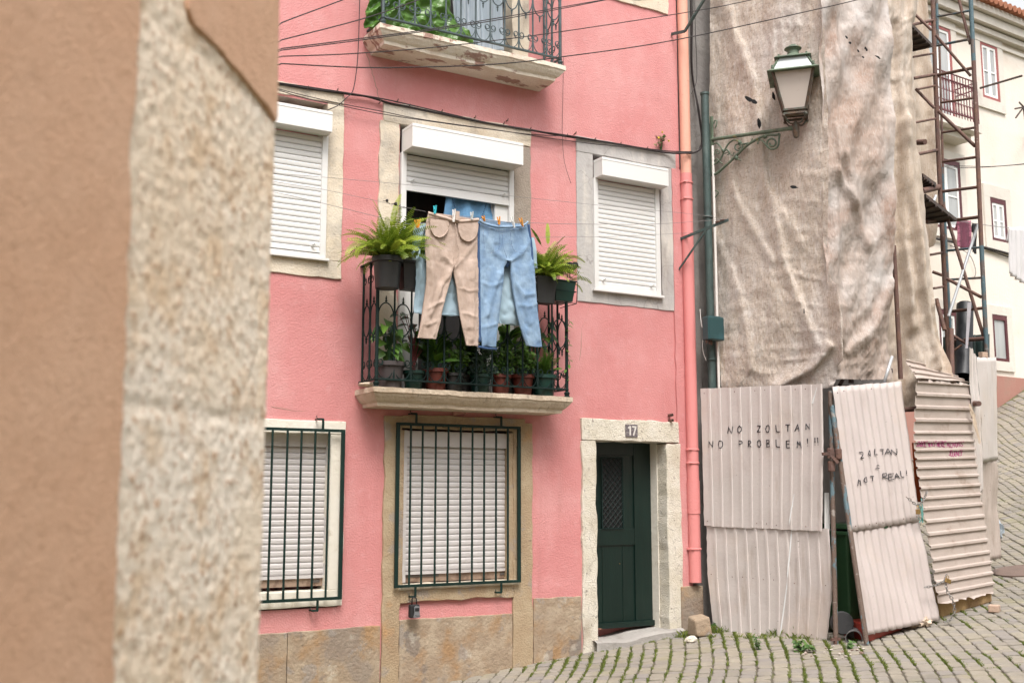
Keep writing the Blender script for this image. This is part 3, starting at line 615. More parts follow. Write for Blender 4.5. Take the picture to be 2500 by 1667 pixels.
# ============================================================ HOARDING
class Sheet:
    def __init__(s,rows,n,amp,kind='trap',horiz=False,dent=.006,seed=0,off=0.,rag=0.):
        s.rows=rows; s.n=n; s.amp=amp; s.kind=kind; s.h=horiz; s.dent=dent; s.seed=seed; s.off=off; s.rag=rag
    def pix(s,u,v):  # v 0 bottom..1 top ; rows bottom->top : ((xl,yl,tl),(xr,yr,tr))
        n=len(s.rows)-1; k=min(int(v*n),n-1); t=v*n-k
        L=[a+(b-a)*t for a,b in zip(s.rows[k][0],s.rows[k+1][0])]; R=[a+(b-a)*t for a,b in zip(s.rows[k][1],s.rows[k+1][1])]
        return [a+(b-a)*u for a,b in zip(L,R)]
    def base(s,u,v): return D(*s.pix(u,v))
    def prof(s,q):
        t=(q*s.n)%1.
        if s.kind=='sine': return .5-.5*cos(2*pi*t)
        if s.kind=='lap':  return min(1.,max(0.,(t)/.12))*(1 if t<.78 else max(0.,1-(t-.78)/.05))
        a=.70;b=.74;c=.92;d=.96
        return 0 if t<a else (t-a)/(b-a) if t<b else 1 if t<c else (1-(t-c)/(d-c)) if t<d else 0
    def S(s,u,v,o=0.):
        p=s.base(u,v); e=.01; a=s.base(u+e,v)-s.base(u-e,v); b=s.base(u,v+e)-s.base(u,v-e); n=a.cross(b).normalized()
        k=s.off+s.amp*s.prof(v if s.h else u)+s.dent*2*fnz(p,2.2,s.seed)+s.dent*.6*fnz(p,7,s.seed)+o
        return p+n*k
    def uv(s,px,py):
        u,v=.5,.5
        for i in range(12):
            P=s.pix(u,v); a=s.pix(u+.01,v); b=s.pix(u,v+.01 if v<.98 else v-.01); sg=1 if v<.98 else -1
            ax,ay=(a[0]-P[0])/.01,(a[1]-P[1])/.01; bx,by=sg*(b[0]-P[0])/.01,sg*(b[1]-P[1])/.01
            dt=ax*by-ay*bx; ex,ey=px-P[0],py-P[1]
            u+=(ex*by-ey*bx)/dt; v+=(ax*ey-ay*ex)/dt
            v=max(0,min(1,v))
        return u,v
    def build(s,name,mt,parent,nu=None,nv=None):
        # sample positions that catch the profile corners
        if s.kind=='sine': q=[k/(s.n*8) for k in range(s.n*8+1)]
        elif s.kind=='lap': q=sorted([ (k+t)/s.n for k in range(s.n) for t in (0.001,.12,.45,.78,.83,.999)])
        else: q=sorted([ (k+t)/s.n for k in range(s.n) for t in (0.0,.35,.70,.74,.92,.96)])+[1.]
        w=[k/22 for k in range(23)]
        m=MB(); us,vs=(w,q) if s.h else (q,w)
        for v in vs:
            for u in us:
                uu,vv=u,v
                if s.rag:
                    if u in (us[0],us[-1]): uu=u+s.rag*fnz((u*3,v*9,s.seed),2.5)
                    if v in (vs[0],vs[-1]): vv=v+s.rag*fnz((u*9,v*3,s.seed+4),2.5)
                m.v.append(tuple(s.S(uu,vv)))
        W=len(us)
        for j in range(len(vs)-1):
            for i in range(W-1): m.face([j*W+i,j*W+i+1,(j+1)*W+i+1,(j+1)*W+i])
        return m.build(name,mt,parent,solid=.003,smooth=(s.kind=='sine'))
FONT={'N':[[(0,0),(.05,1),(.8,0),(.85,1)]],'O':[[(.4,1),(.08,.8),(0,.4),(.2,.03),(.55,0),(.8,.35),(.75,.8),(.4,1)]],'Z':[[(0,1),(.8,.95),(.1,0),(.9,.05)]],
'L':[[(.1,1),(.1,.05),(.85,.0)]],'T':[[(0,1),(.9,.97)],[(.45,1),(.48,0)]],'A':[[(0,0),(.4,1),(.8,0)],[(.12,.38),(.72,.4)]],'P':[[(.1,0),(.1,1),(.6,.95),(.75,.72),(.55,.5),(.1,.45)]],
'R':[[(.1,0),(.1,1),(.6,.95),(.72,.75),(.5,.5),(.1,.46),(.8,0)]],'B':[[(.1,0),(.1,1),(.55,.92),(.6,.65),(.1,.52),(.65,.4),(.7,.12),(.1,0)]],'E':[[(.8,1),(.1,.97),(.1,0),(.8,.02)],[(.1,.52),(.65,.52)]],
'M':[[(0,0),(.15,1),(.45,.4),(.75,1),(.9,0)]],'!':[[(.4,1),(.4,.28)],[(.38,.03),(.42,.0)]],'=':[[(0,.75),(.9,.8)],[(0,.25),(.9,.3)]],'S':[[(.75,.9),(.4,1),(.1,.8),(.4,.5),(.75,.3),(.4,0),(.05,.12)]],
'W':[[(0,1),(.25,0),(.45,.6),(.65,0),(.9,1)]],'H':[[(.1,1),(.1,0)],[(.75,1),(.75,0)],[(.1,.5),(.75,.5)]],'G':[[(.8,.85),(.4,1),(.05,.5),(.4,0),(.8,.15),(.8,.45),(.5,.45)]],'I':[[(.4,1),(.4,0)]],
'J':[[(.1,1),(.8,1)],[(.5,1),(.5,.15),(.2,0),(0,.2)]],'U':[[(0,1),(.05,.2),(.4,0),(.75,.2),(.8,1)]],'Y':[[(0,1),(.4,.5),(.85,1)],[(.4,.5),(.35,0)]]}
def graffiti(sh,name,letters,mt,parent,hgt,wid,r,slant=0.):
    m=MB()
    for ch,cx,cy in letters:
        ja,jb=U(-.12,.12),U(.9,1.12)
        for st in FONT[ch]:
            pts=[]
            for (x,y) in st: pts.append((cx+(x-.42)*wid*jb+ja*(y-.5)*hgt,cy-(y-.5)*hgt*jb+U(-.5,.5)))
            fine=[]
            for a,b in zip(pts,pts[1:]):
                for k in range(6): fine.append((a[0]+(b[0]-a[0])*k/6,a[1]+(b[1]-a[1])*k/6))
            fine.append(pts[-1]); P=[]
            for (x,y) in fine:
                u,v=sh.uv(x,y); P.append(sh.S(u,v,getattr(sh,'goff',.0035)))
            m.tube(P,[r*U(.7,1.15) for _ in P],5)
    return m.build(name,mt,parent)
def QP(px,py,o,e): s,z=PL(px,py,o,e); return o[0]+e[0]*s,o[1]+e[1]*s,z
o1=(7.745,-.2); e1=(.2135,-.977)
def t1(px,py):
    x,y,z=QP(px,py,o1,e1); return (px,py,x*hx+(y-CY)*hy)
P1=empty('hoarding_panel',(7.95,-.9,.2),'wide ribbed grey-pink panel next to the pink pipe, two lines of black handwriting','hoarding panel','corrugated hoarding panels')
s1=Sheet([(t1(1721,1283),t1(2009,1296)),(t1(1717,1110),t1(2012,1110)),(t1(1712,949),t1(2009,937))],12,.009,off=.012,seed=1,dent=.0035,rag=.004); s1.build('sheet',M['panel'],P1)
s1b=Sheet([(t1(1742,1543),t1(2018,1564)),(t1(1727,1400),t1(2032,1430)),(t1(1724,1280),t1(2023,1290))],12,.009,off=-.006,seed=2,dent=.005,rag=.006); s1b.build('sheet',M['panel'],P1)
graffiti(s1,'handwriting',[('N',1785,1049),('O',1808,1048),('Z',1855,1047),('O',1877,1046),('L',1901,1046),('T',1925,1045),('A',1949,1044),('N',1974,1041),
 ('N',1738,1084),('O',1762,1084),('P',1811,1083),('R',1833,1083),('O',1856,1082),('B',1878,1082),('L',1901,1082),('E',1926,1084),('M',1953,1085),('!',1974,1079),('!',1992,1077),('!',1999,1077)],M['ink'],P1,16.,12.,.0052)
m=MB()
for (a,b,w_) in (((1996,945),(1985,985),6),((1941,1205),(1930,1280),3)):
    u0,v0=s1.uv(*a); u1,v1=s1.uv(*b); m.tube([s1.S(u0+(u1-u0)*k/8,v0+(v1-v0)*k/8,.0) for k in range(9)],[.004+.006*k/8 for k in range(9)],4)
u0,v0=s1b.uv(1932,1290); u1,v1=s1b.uv(1904,1550); m.tube([s1b.S(u0+(u1-u0)*k/14,v0+(v1-v0)*k/14,.0) for k in range(15)],.009,4)
m.build('white_streak',mat('paint_streak',(.66,.67,.67),rough=.5),P1)
P2=empty('hoarding_panel',(8.7,-1.9,.25),'grey-pink corrugated panel leaning back between the rusty pole and the horizontal ribbed panel','hoarding panel','corrugated hoarding panels')
s2=Sheet([((2077,1298,10.67),(2243,1271,11.35)),((2027,946,10.86),(2196,932,11.55))],10,.027,'sine',off=.018,seed=3,dent=.007,rag=.006); s2.build('sheet',M['panelb'],P2)
s2.goff=.014
s2b=Sheet([((2120,1549,10.50),(2296,1512,11.2)),((2073,1288,10.67),(2241,1262,11.35))],10,.028,'sine',off=-.002,seed=4,dent=.008,rag=.012); s2b.build('sheet',M['panelb'],P2)
graffiti(s2,'handwriting',[('Z',2093,1113),('O',2112,1108),('L',2127,1105),('T',2142,1105),('A',2157,1104),('N',2173,1105),('=',2132,1142),('N',2087,1180),('O',2102,1173),('T',2117,1170),('R',2149,1164),('E',2164,1165),('A',2180,1163),('L',2193,1158),('!',2201,1156)],M['ink'],P2,13.,9.5,.0046)
P3=empty('hoarding_panel',(9.9,-1.8,.4),'warm grey panel with horizontal ribs, magenta scrawl and a folded back top','hoarding panel','corrugated hoarding panels')
rows3=[((2290,1475,11.25),(2427,1447,11.95)),((2272,1365,11.32),(2414,1345,12.02)),((2252,1240,11.38),(2396,1228,12.1)),((2238,1140,11.43),(2383,1135,12.15)),((2229,1055,11.47),(2374,1055,12.2)),((2238,928,11.52),(2366,937,12.25))]
s3=Sheet(rows3,20,-.020,'lap',True,off=.02,seed=5,dent=.006,rag=.012); s3.build('sheet',M['panelwarm'],P3)
s3b=Sheet([((2239,926,11.53),(2366,935,12.26)),((2209,879,11.8),(2322,913,12.5))],3,-.02,'lap',True,off=.02,seed=6,dent=.006,rag=.01); s3b.build('folded_top',M['panelwarm'],P3)
L3=[('S',2239,1084),('A',2245,1084),('R',2251,1084),('E',2257,1084),('W',2267,1085),('A',2274,1084),('S',2280,1083),('H',2288.5,1084),('E',2294,1084),('R',2299.5,1084),('E',2305,1084),('A',2314.5,1085),('L',2319.5,1085),('O',2323.5,1086),('N',2328,1085),('G',2333.5,1086),('H',2338.5,1084),('I',2343,1084),('S',2347.5,1084),
 ('J',2319,1105),('O',2323,1107),('U',2327,1108),('R',2331.5,1108),('N',2336.5,1107),('E',2341.5,1105),('Y',2346,1106)]
def rivets(sh,vs,par,px=.05):
    for v in vs:
        for k in range(sh.n):
            if RND()<.35: continue
            p=sh.S((k+.35)/sh.n,v+U(-.006,.006),.001); a=sh.S((k+.36)/sh.n,v); m=MB(); m.blob(p,.006,k,.1,6,4)
            m.build('rivet',M['rust'],par)
rivets(s1,(.03,.97),P1); rivets(s1b,(.05,.5),P1); rivets(s2,(.03,.96),P2)
graffiti(s3,'handwriting',L3,M['magenta'],P3,11.5,5.6,.0034); graffiti(s3,'handwriting',[l for l in L3[:11]],M['magenta'],P3,12.5,5.6,.0038)
P4=empty('hoarding_panel',(11.3,-.9,.6),'narrow finely corrugated panel at the uphill end of the hoarding, flaring at its foot','hoarding panel','corrugated hoarding panels')
s4=Sheet([((2398,1128,12.45),(2431,1122,13.6)),((2383,874,12.4),(2428,872,13.6))],14,.014,'sine',off=.012,seed=7,dent=.008,rag=.015); s4.build('sheet',M['panel'],P4)
s4b=Sheet([((2402,1368,12.3),(2442,1361,13.55)),((2396,1250,12.4),(2433,1240,13.6)),((2394,1126,12.45),(2430,1118,13.6))],14,.014,'sine',off=0,seed=8,dent=.014,rag=.03); s4b.build('sheet',M['panelwarm'],P4)
s4c=Sheet([((2374,1200,12.2),(2400,1196,12.4)),((2368,845,12.2),(2384,872,12.4))],2,.010,'trap',off=0,seed=9,dent=.01,rag=.03); s4c.build('sheet',M['panel'],P4)
# poles carrying the hoarding
def pole(name,pts,r,mt,label,cat,parts=(),grp=None):
    o=empty(name,tuple(pts[0]),label,cat,grp)
    m=MB(); m.tube(smooth_path(pts,3) if len(pts)>2 else pts,r,12); m.build('tube',mt,o,smooth=True,angle=40); return o
qa,qb=D(2039,1572,10.62),D(2026,950,10.95)
PA=pole('scaffold_pole',[D(2041,1572,10.62),D(2027,955,10.9)],.024,M['bluerust'],'upright blue and rust pole standing between the two handwritten panels','pole',grp='poles between the hoarding panels')
m=MB(); p=D(2041,1590,10.6); m.lathe((p.x,p.y,p.z-.02),[(.07,0),(.07,.008),(.016,.01),(.016,.16)],12); m.box(p.x-.06,p.x+.06,p.y-.01,p.y+.01,p.z+.1,p.z+.125); m.build('base_jack',M['rust'],PA)
PB=pole('scaffold_pole',[D(2116,1572,10.42),D(2031,990,10.85)],.024,M['bluerust'],'slanting flaking pole along the left edge of the leaning panel','pole',grp='poles between the hoarding panels')
m=MB()
for (px,py) in ((2028,1106),(2047,1108),(2030,1138)): p=D(px,py,10.72); m.lathe((p.x,p.y,p.z-.05),[(.03,0),(.034,.01),(.034,.09),(.03,.1)],10)
m.bar(D(2008,1108,10.7),D(2052,1104,10.75),.03,.03); m.bar(D(2030,1112,10.68),D(2046,1130,10.68),.02,.03); m.build('coupler',M['rust'],PA)
m=MB(); m.hexa([D(2013,1293,10.85),D(2026,1293,10.85),D(2026,1293,10.9),D(2013,1293,10.9),D(2013,1202,10.9),D(2024,1202,10.9),D(2024,1202,10.95),D(2013,1202,10.95)]); m2=m
o=m.build('timber_batten',M['whitewood']); tag(o,'pale batten upright beside the lower right corner of the wide panel','batten')
pole('scaffold_pole',[D(2199,925,11.75),D(2182,600,11.75)],.025,M['rust'],'brown pole showing between the two netting sheets above the leaning panel','pole')
pole('scaffold_pole',[D(2326,1000,12.6),D(2322,803,12.9)],.03,M['rust'],'short rusty pole end standing in front of the black tube','pole')
pole('scaffold_pole',[D(2372,985,12.3),D(2390,985,12.1)],.03,M['rust'],'short horizontal tube end poking out beside the ribbed panel','pole')
o=MB().tube([D(2195,1000,11.7),D(2240,998,11.9)],.028,10).build('scaffold_pole',M['rust'],smooth=True); tag(o,'dark horizontal tube between leaning panel and ribbed panel','pole')
# wheelie bin etc.
B=empty('wheelie_bin',tuple(G(2075,1570)+Vector((.1,.5,0))),'dark green wheeled rubbish bin in the gap between the handwritten panels','bin')
a,b=D(2040,1570,11.),D(2125,1570,11.); m=MB(); c=(a+b)/2; c.z=.22; c=c+Vector((.08,.12,.03))
m.hexa([(c.x-.19,c.y-.2,c.z+.06),(c.x+.24,c.y-.2,c.z+.06),(c.x+.22,c.y+.25,c.z+.06),(c.x-.19,c.y+.25,c.z+.06),(c.x-.26,c.y-.27,c.z+.98),(c.x+.30,c.y-.27,c.z+.98),(c.x+.3,c.y+.3,c.z+.98),(c.x-.26,c.y+.3,c.z+.98)]); m.build('body',M['bingreen'],B,bevel=.02)
m=MB(); m.box(c.x-.28,c.x+.32,c.y-.29,c.y+.32,c.z+.96,c.z+1.0); m.box(c.x-.28,c.x+.32,c.y-.31,c.y+.34,c.z+1.02,c.z+1.07); m.build('lid',M['bingreen'],B,bevel=.01)
p=D(2057,1520,10.7); m=MB(); m.lathe((p.x,p.y,p.z),[(.02,-.06),(.035,-.05),(.04,-.035),(.07,-.035),(.075,-.05),(.1,-.05),(.108,-.04),(.108,.0),(.1,.01),(.02,.01)],28,ax=(-hx,-hy,0.02)); m.build('wheel',M['rubber'],B,smooth=True,angle=35)
p=D(2088,1557,10.65); m=MB(); q=(.75,.6,.1); m.lathe((p.x-.05,p.y-.03,p.z),[(.072,.0),(.078,0),(.078,.01),(.072,.012),(.072,.2),(.0,.2)],20,ax=q,cap=False); m.lathe((p.x-.05,p.y-.03,p.z),[(.068,.01),(.068,.19),(.001,.19)],20,ax=q,cap=False)
w=m; p0=D(2057,1520,10.7); hb=MB(); hb.lathe((p0.x,p0.y,p0.z),[(.001,-.072),(.03,-.07),(.034,-.06),(.03,-.05)],16,ax=(-hx,-hy,0.02)); hb.lathe((p0.x,p0.y,p0.z),[(.066,-.052),(.07,-.056),(.074,-.052)],24,ax=(-hx,-hy,.02),cap=False); hb.build('hub',M['tin'],B,smooth=True)
o=m.build('paint_can',M['tin'],smooth=True,angle=40); tag(o,'dented grey tin lying on its side at the foot of the bin','can')
g=D(2155,1552,10.72); m=MB(); ex=(D(2200,1545,10.95)-D(2118,1575,10.55)).normalized(); 
a=D(2122,1580,10.56); b=D(2203,1553,10.98); a.z=zg(a.x); b.z=zg(b.x); n_=Vector((.10,.4,0))
m.hexa([a,b,b+n_,a+n_,a+Vector((-.02,.0,.17)),b+Vector((.02,0,.13)),b+n_+Vector((.02,0,.13)),a+n_+Vector((-.02,0,.17))]); o=m.build('crate',M['red'],bevel=.012); tag(o,'worn red plastic crate poking out under the leaning panel','crate')
m=MB(); m.hexa([D(2236,1225,11.75),D(2262,1225,11.75),D(2262,1225,12.0),D(2236,1225,12.0),D(2226,1080,11.75),D(2262,1080,11.75),D(2262,1080,12.0),D(2226,1080,12.0)])
o=m.build('crate',M['orangecrate'],bevel=.01); tag(o,'orange plastic crate glimpsed in the gap left of the magenta writing','crate')
m=MB(); a=D(2297,1520,11.45); b=D(2424,1478,12.0); a.z=zg(a.x)-.02; b.z=zg(b.x)-.0; n_=Vector((-.05,.35,0)); u_=Vector((0,0,.26))
m.hexa([a,b,b+n_,a+n_,a+u_,b+u_,b+n_+u_,a+n_+u_]); o=m.build('stone_block',M['block'],bevel=.02); tag(o,'yellowish rough block lying under the horizontally ribbed panel','block')
p=G(2428,1493); m=MB(); m.box(p.x-.07,p.x+.07,p.y-.05,p.y+.05,p.z,p.z+.07); o=m.build('brick',M['brickm'],bevel=.008); o.rotation_euler=(0,0,.5); tag(o,'small pale brick on the cobbles beside the yellowish block','brick')
# cobble block beside the pipe + stones
p=G(1708,1552); m=MB(); m.hexa([(p.x-.10,p.y-.09,p.z+.01),(p.x+.09,p.y-.11,p.z),(p.x+.11,p.y+.08,p.z),(p.x-.09,p.y+.1,p.z),(p.x-.12,p.y-.07,p.z+.17),(p.x+.07,p.y-.09,p.z+.20),(p.x+.09,p.y+.07,p.z+.22),(p.x-.08,p.y+.09,p.z+.20)]); o=m.build('loose_stone',M['plinth'],bevel=.022); tag(o,'squared loose stone lying against the plinth below the pink pipe','stone')
p=G(1688,1568); m=MB(); m.blob((p.x,p.y,p.z+.03),(.07,.05,.04),5,.15,7,5); o=m.build('loose_stone',M['door17stone']); tag(o,'small white flecked stone in the grass in front of the squared stone','stone')
# chains
def chain(name,pts,label,ln=.036,parent=None):
    P=smooth_path(pts,10); L=[0]
    for a,b in zip(P,P[1:]): L.append(L[-1]+(b-a).length)
    n=max(2,int(L[-1]/(ln*.72))); m=MB()
    for k in range(n):
        d=L[-1]*(k+.5)/n; i=max(j for j in range(len(L)) if L[j]<=d); i=min(i,len(P)-2)
        c=P[i]+(P[i+1]-P[i])*((d-L[i])/max(1e-6,L[i+1]-L[i])); t=(P[i+1]-P[i]).normalized()
        s=t.cross(Vector((.3,.5,.2))).normalized(); s2=t.cross(s)
        w=s if k%2 else s2; Q=[]
        for q in range(12):
            a=2*pi*q/12; Q.append(c+t*(cos(a)*ln*.5)+w*(sin(a)*ln*.32))
        m.tube(Q,.0042,5,closed=True)
    o=m.build(name,M['chain'],parent,smooth=True); 
    if not parent: tag(o,label,'chain')
    return o
CH1=chain('chain',[D(2213,1213,11.1),D(2225,1222,11.1),D(2238,1232,11.12),D(2250,1226,11.2),D(2258,1212,11.25),D(2263,1198,11.3)],'rusty chain joining the leaning panel and ribbed panel at mid height')
m=MB(); p=D(2241,1240,11.12); m.box(p.x-.022,p.x+.022,p.y-.012,p.y+.012,p.z-.06,p.z-.012); m.tube([(p.x-.014,p.y,p.z-.015),(p.x-.014,p.y,p.z+.012),(p.x,p.y,p.z+.025),(p.x+.014,p.y,p.z+.012),(p.x+.014,p.y,p.z-.015)],.004,6); o=m.build('padlock',M['brass'],bevel=.003); tag(o,'brass padlock hanging from the mid height chain','padlock')
CH2=chain('chain',[D(2257,1433,11.0),D(2275,1430,11.0),D(2293,1424,11.05),D(2306,1416,11.1),D(2311,1402,11.2)],'short taut chain from the leaning panel to the ribbed panel near the ground')
CH3=chain('chain',[D(2308,1420,11.05),D(2314,1445,11.0),D(2326,1465,11.0),D(2330,1490,11.0),D(2322,1510,11.),D(2305,1518,11.0)],'long slack chain hanging down over the yellowish block',.042)
m=MB(); p=D(2314,1417,11.03); m.bar(p+Vector((-.03,0,.01)),p+Vector((.035,0,-.012)),.02,.04); m.tube([p+Vector((-.02,0,.02)),p+Vector((-.01,0,.05)),p+Vector((.015,0,.045)),p+Vector((.02,0,.01))],.004,6); o=m.build('padlock',M['brass'],bevel=.003); tag(o,'brass padlock lying on the lower chain of the ribbed panel','padlock')
m=MB()
for k in range(3): m.tube([D(2247+U(-3,3),1215+k*12+U(-4,4),11.25) for _ in range(1)]+[D(2249+U(-5,5),1225+j*10,11.22) for j in range(2,6)],.006,5)
for k in range(8): a=D(2247+U(-6,6),1250+U(-15,15),11.2); m.tube([a,a+Vector((U(-.03,.03),0,U(-.04,.02)))],.004,4)
o=m.build('rope',M['rope']); tag(o,'frayed teal rope tied below the brass padlock','rope')
m=MB()
for k in range(26):
    f=U(0,1); a=D(2366+f*18+U(-3,3),985+f*60,12.1); b=D(2378+f*14+U(-4,4),1010+f*75,12.1); m.tube([a,(a+b)/2+Vector((U(-.02,.02),0,0)),b],.005,4)
o=m.build('frayed_rope',M['fibre']); tag(o,'pale frayed rope fibres at the right edge of the ribbed panel','rope')
# ============================================================ NETTING
def netting(rows,nu,nv,amp,mt,root,seed,fold,skip=None):
    # rows top->bottom : (xl,yl,tl,xr,yr,tr)
    m=MB()
    def fn(u,v):
        r=lerp_rows(rows,v); px=r[0]+(r[3]-r[0])*u; py=r[1]+(r[4]-r[1])*u; t=r[2]+(r[5]-r[2])*u
        p=D(px,py,t); e=fnz(p,1.1,seed)
        k=fold(u,v,px,py)+amp*(1.3*fbm((p.x*1.6,p.y*1.6,p.z*.8),1.2,seed,5)+.35*noise.noise(Vector((px*.055,py*.012,seed)))+.25*noise.noise(Vector((px*.02+py*.012,py*.05,seed)))+.28*(abs(noise.noise(Vector((px*.07+py*.035,py*.022,seed+3))))-.2)+.2*(abs(noise.noise(Vector((px*.11-py*.02,py*.05,seed+6))))-.2))
        ed=min(1.,min(u,1-u)*14)
        return p+Vector((-.45*k,-k,0))+Vector((0.02*(1-ed)*noise.noise(Vector((v*30,u,seed))),0,.010*(1 if v in (0,1) else 0)*noise.noise(Vector((u*30,v,seed)))))
    m.grid(fn,nu,nv,skip); return m.build('netting',mt,root,smooth=True)
def bump_line(px,py,pts,w):
    # distance to a polyline in sheet coordinates -> fold height
    best=1e9
    for (ax,ay),(bx,by) in zip(pts,pts[1:]):
        dx,dy=bx-ax,by-ay; t=max(0,min(1,((px-ax)*dx+(py-ay)*dy)/(dx*dx+dy*dy))); best=min(best,math.hypot(px-ax-t*dx,py-ay-t*dy))
    return math.exp(-(best/w)**2)
NT=empty('scaffold_netting',(8.1,-.8,2.6),'stained beige netting draped down the scaffold directly behind the street lamp','netting','netting sheets round the scaffold')
def fold1(u,v,px,py):
    a=bump_line(px,py,[(1745,-250),(1765,0),(1830,200),(1860,400),(1900,620),(1990,840)],16)
    b=bump_line(px,py,[(1745,300),(1790,480),(1880,640)],12)+bump_line(px,py,[(1745,560),(1800,700),(1830,900)],12)*.8+bump_line(px,py,[(1800,330),(1870,470),(1960,600)],14)*.6
    c=sum(bump_line(px,py,[(2018-8*(k%3),y_),(1940-20*(k%2),y_-18+9*(k%4))],5)*.22 for k,y_ in enumerate(range(-60,900,62)))
    d=bump_line(px,py,[(2015,850),(1975,900),(1890,945)],13)+bump_line(px,py,[(2035,700),(2045,880)],10)
    left=max(0,(1790-px)/60.)
    return .06*a+.04*b+.055*c+.10*d-.10*min(1,left)*(1 if py<820 else .3)+.03*sin(px*.03+py*.012)
netting([(1735,-330,12.0,2012,-360,10.95),(1738,0,12.0,2014,0,10.93),(1740,300,11.95,2018,300,10.93),(1742,600,11.93,2024,600,10.93),(1748,820,11.9,2048,830,10.88),(1766,992,11.85,2034,945,10.97)],150,230,.042,M['burlap'],NT,3.,fold1)
m=MB()
def tear(mb,px,py,w,h,t,sd,ang=0):
    P=[]; n=11
    for k in range(n):
        a=2*pi*k/n; rr=1+.5*noise.noise(Vector((cos(a)*1.5,sin(a)*1.5,sd))); x=w*cos(a)*rr; y=h*sin(a)*rr
        P.append(D(px+x*cos(ang)-y*sin(ang),py+x*sin(ang)+y*cos(ang),t))
    mb.prism(P,(0,.0,0.0008)); return mb
for (px,py,w,h,an,t) in ((1828,242,11,4.5,.5,11.33),(1841,249,9,4.5,.5,11.28),(1889,235,4,9,-.2,11.12),(1853,302,5,12,-.1,11.2),(1937,457,10,3.5,.15,11.0),(1963,760,1.6,7,0,10.88)): tear(m,px,py,w,h,t,px*.1,an)
m.build('tear',M['black'],NT)
NT2=empty('scaffold_netting',(8.8,-1.45,2.7),'grey-pink crumpled netting on the street side of the scaffold, above the leaning panel','netting','netting sheets round the scaffold')
def fold2(u,v,px,py):
    a=bump_line(px,py,[(2060,380),(2090,500),(2120,600)],12)+.8*bump_line(px,py,[(2040,420),(2085,505)],8)+bump_line(px,py,[(2190,560),(2120,740),(2060,830)],18)
    b=bump_line(px,py,[(2180,690),(2130,800),(2070,860)],14)+bump_line(px,py,[(2100,-300),(2115,0),(2130,200),(2160,420)],14)*.8
    return .06*a+.06*b+.04*bump_line(px,py,[(2040,-300),(2042,900)],8)+.03*sin((px+py*.5)*.06)
netting([(1996,-360,10.99,2150,-330,11.5),(1998,0,10.98,2172,0,11.5),(2003,300,10.98,2184,300,11.52),(2008,600,11.0,2184,590,11.53),(2028,830,11.02,2172,800,11.6),(2026,925,11.05,2174,926,11.6)],80,170,.055,M['burlap3'],NT2,8.,fold2)
m=MB()
for (px,py,w,h,an,t) in ((2067,92,3,6,-.6,11.05),(2075,105,5,3,.6,11.08),(2095,125,5,3,.9,11.1),(2107,140,4,3,.7,11.12),(2113,118,3,5,.2,11.15),(2143,140,9,3,.5,11.3),(2116,122,3,5,0,11.2)): tear(m,px,py,w*.8,h*.8,t-.12,px*.1,an)
m.build('tear',M['black'],NT2)
NT3=empty('scaffold_netting',(9.8,-1.2,1.9),'warm beige netting strip hanging at the uphill corner behind the folded panel top','netting','netting sheets round the scaffold')
def fold3(u,v,px,py):
    c=2188+ (py+300)*.02
    a=bump_line(px,py,[(2185,-300),(2195,200),(2215,450),(2240,700),(2290,900)],10)+.8*bump_line(px,py,[(2200,300),(2205,600),(2225,800)],9)
    return .11*a+.06*sin(u*9+v*3)
netting([(2120,-330,11.75,2225,-330,12.2),(2145,0,11.75,2240,0,12.2),(2150,80,11.75,2226,70,12.2),(2152,180,11.75,2236,170,12.25),(2158,260,11.75,2238,262,12.25),(2162,400,11.75,2248,395,12.25),(2166,600,11.9,2273,600,12.25),(2158,760,11.9,2288,760,12.25),(2160,900,11.95,2328,895,12.25),(2180,1010,11.95,2350,960,12.2)],60,170,.06,M['burlap2'],NT3,5.,fold3)
NT4=empty('scaffold_netting',(11.2,-.4,4.),'second netting strip seen deeper behind the ladder rungs','netting','netting sheets round the scaffold')
netting([(2200,-330,14.6,2240,-330,14.8),(2205,20,14.6,2262,60,14.8),(2215,140,14.6,2268,135,14.8),(2220,240,14.6,2284,250,14.8),(2222,330,14.6,2292,330,14.8),(2230,470,14.6,2296,420,14.8),(2240,620,14.6,2280,600,14.8)],24,70,.06,M['burlap2'],NT4,11.,lambda u,v,px,py:.05*sin(u*7+2*v))
# ============================================================ GREEN PIPE, CONDUIT, BOX, LAMP
xg=X(1725,400,-.18)
gp=empty('drainpipe',(xg,-.18,.2),'grey-green drainpipe with open top standing between the pink pipe and the netting','pipe')
pz=Z(1725,228,-.18); m=MB(); m.tube([(xg,-.18,.2),(xg,-.18,pz)],.044,18,cap=False); m.lathe((xg,-.18,pz),[(.044,-.03),(.052,-.025),(.052,.0),(.044,.003),(.040,-.02)],18,cap=False); m.build('tube',M['polegreen'],gp,smooth=True,angle=40)
m=MB(); m.lathe((xg,-.18,Z(1725,530,-.18)),[(.05,-.012),(.056,-.01),(.056,.01),(.05,.012)],18,cap=False); m.lathe((xg,-.18,Z(1725,877,-.18)),[(.05,-.012),(.056,-.01),(.056,.01),(.05,.012)],18,cap=False); m.build('collar',M['polegreen'],gp,smooth=True)
xc_=xg+.035; m=MB(); m.tube([(xc_,-.25,Z(1733,942,-.25)-.3),(xc_,-.25,Z(1733,355,-.25))],.0145,10); o=m.build('conduit',M['whitepipe'],smooth=True,angle=40); tag(o,'thin white conduit running down the front of the grey-green drainpipe','conduit')
bx=empty('junction_box',tuple(A(1746,830,-.3)),'glossy teal electrical junction box on the drainpipe with rust below','junction box')
p0,p1=A(1726,829,-.33),A(1765,776,-.33); m=MB(); m.box(p0.x,p1.x-.01,-.36,-.25,p0.z,p1.z); m.build('body',M['box'],bx,bevel=.012)
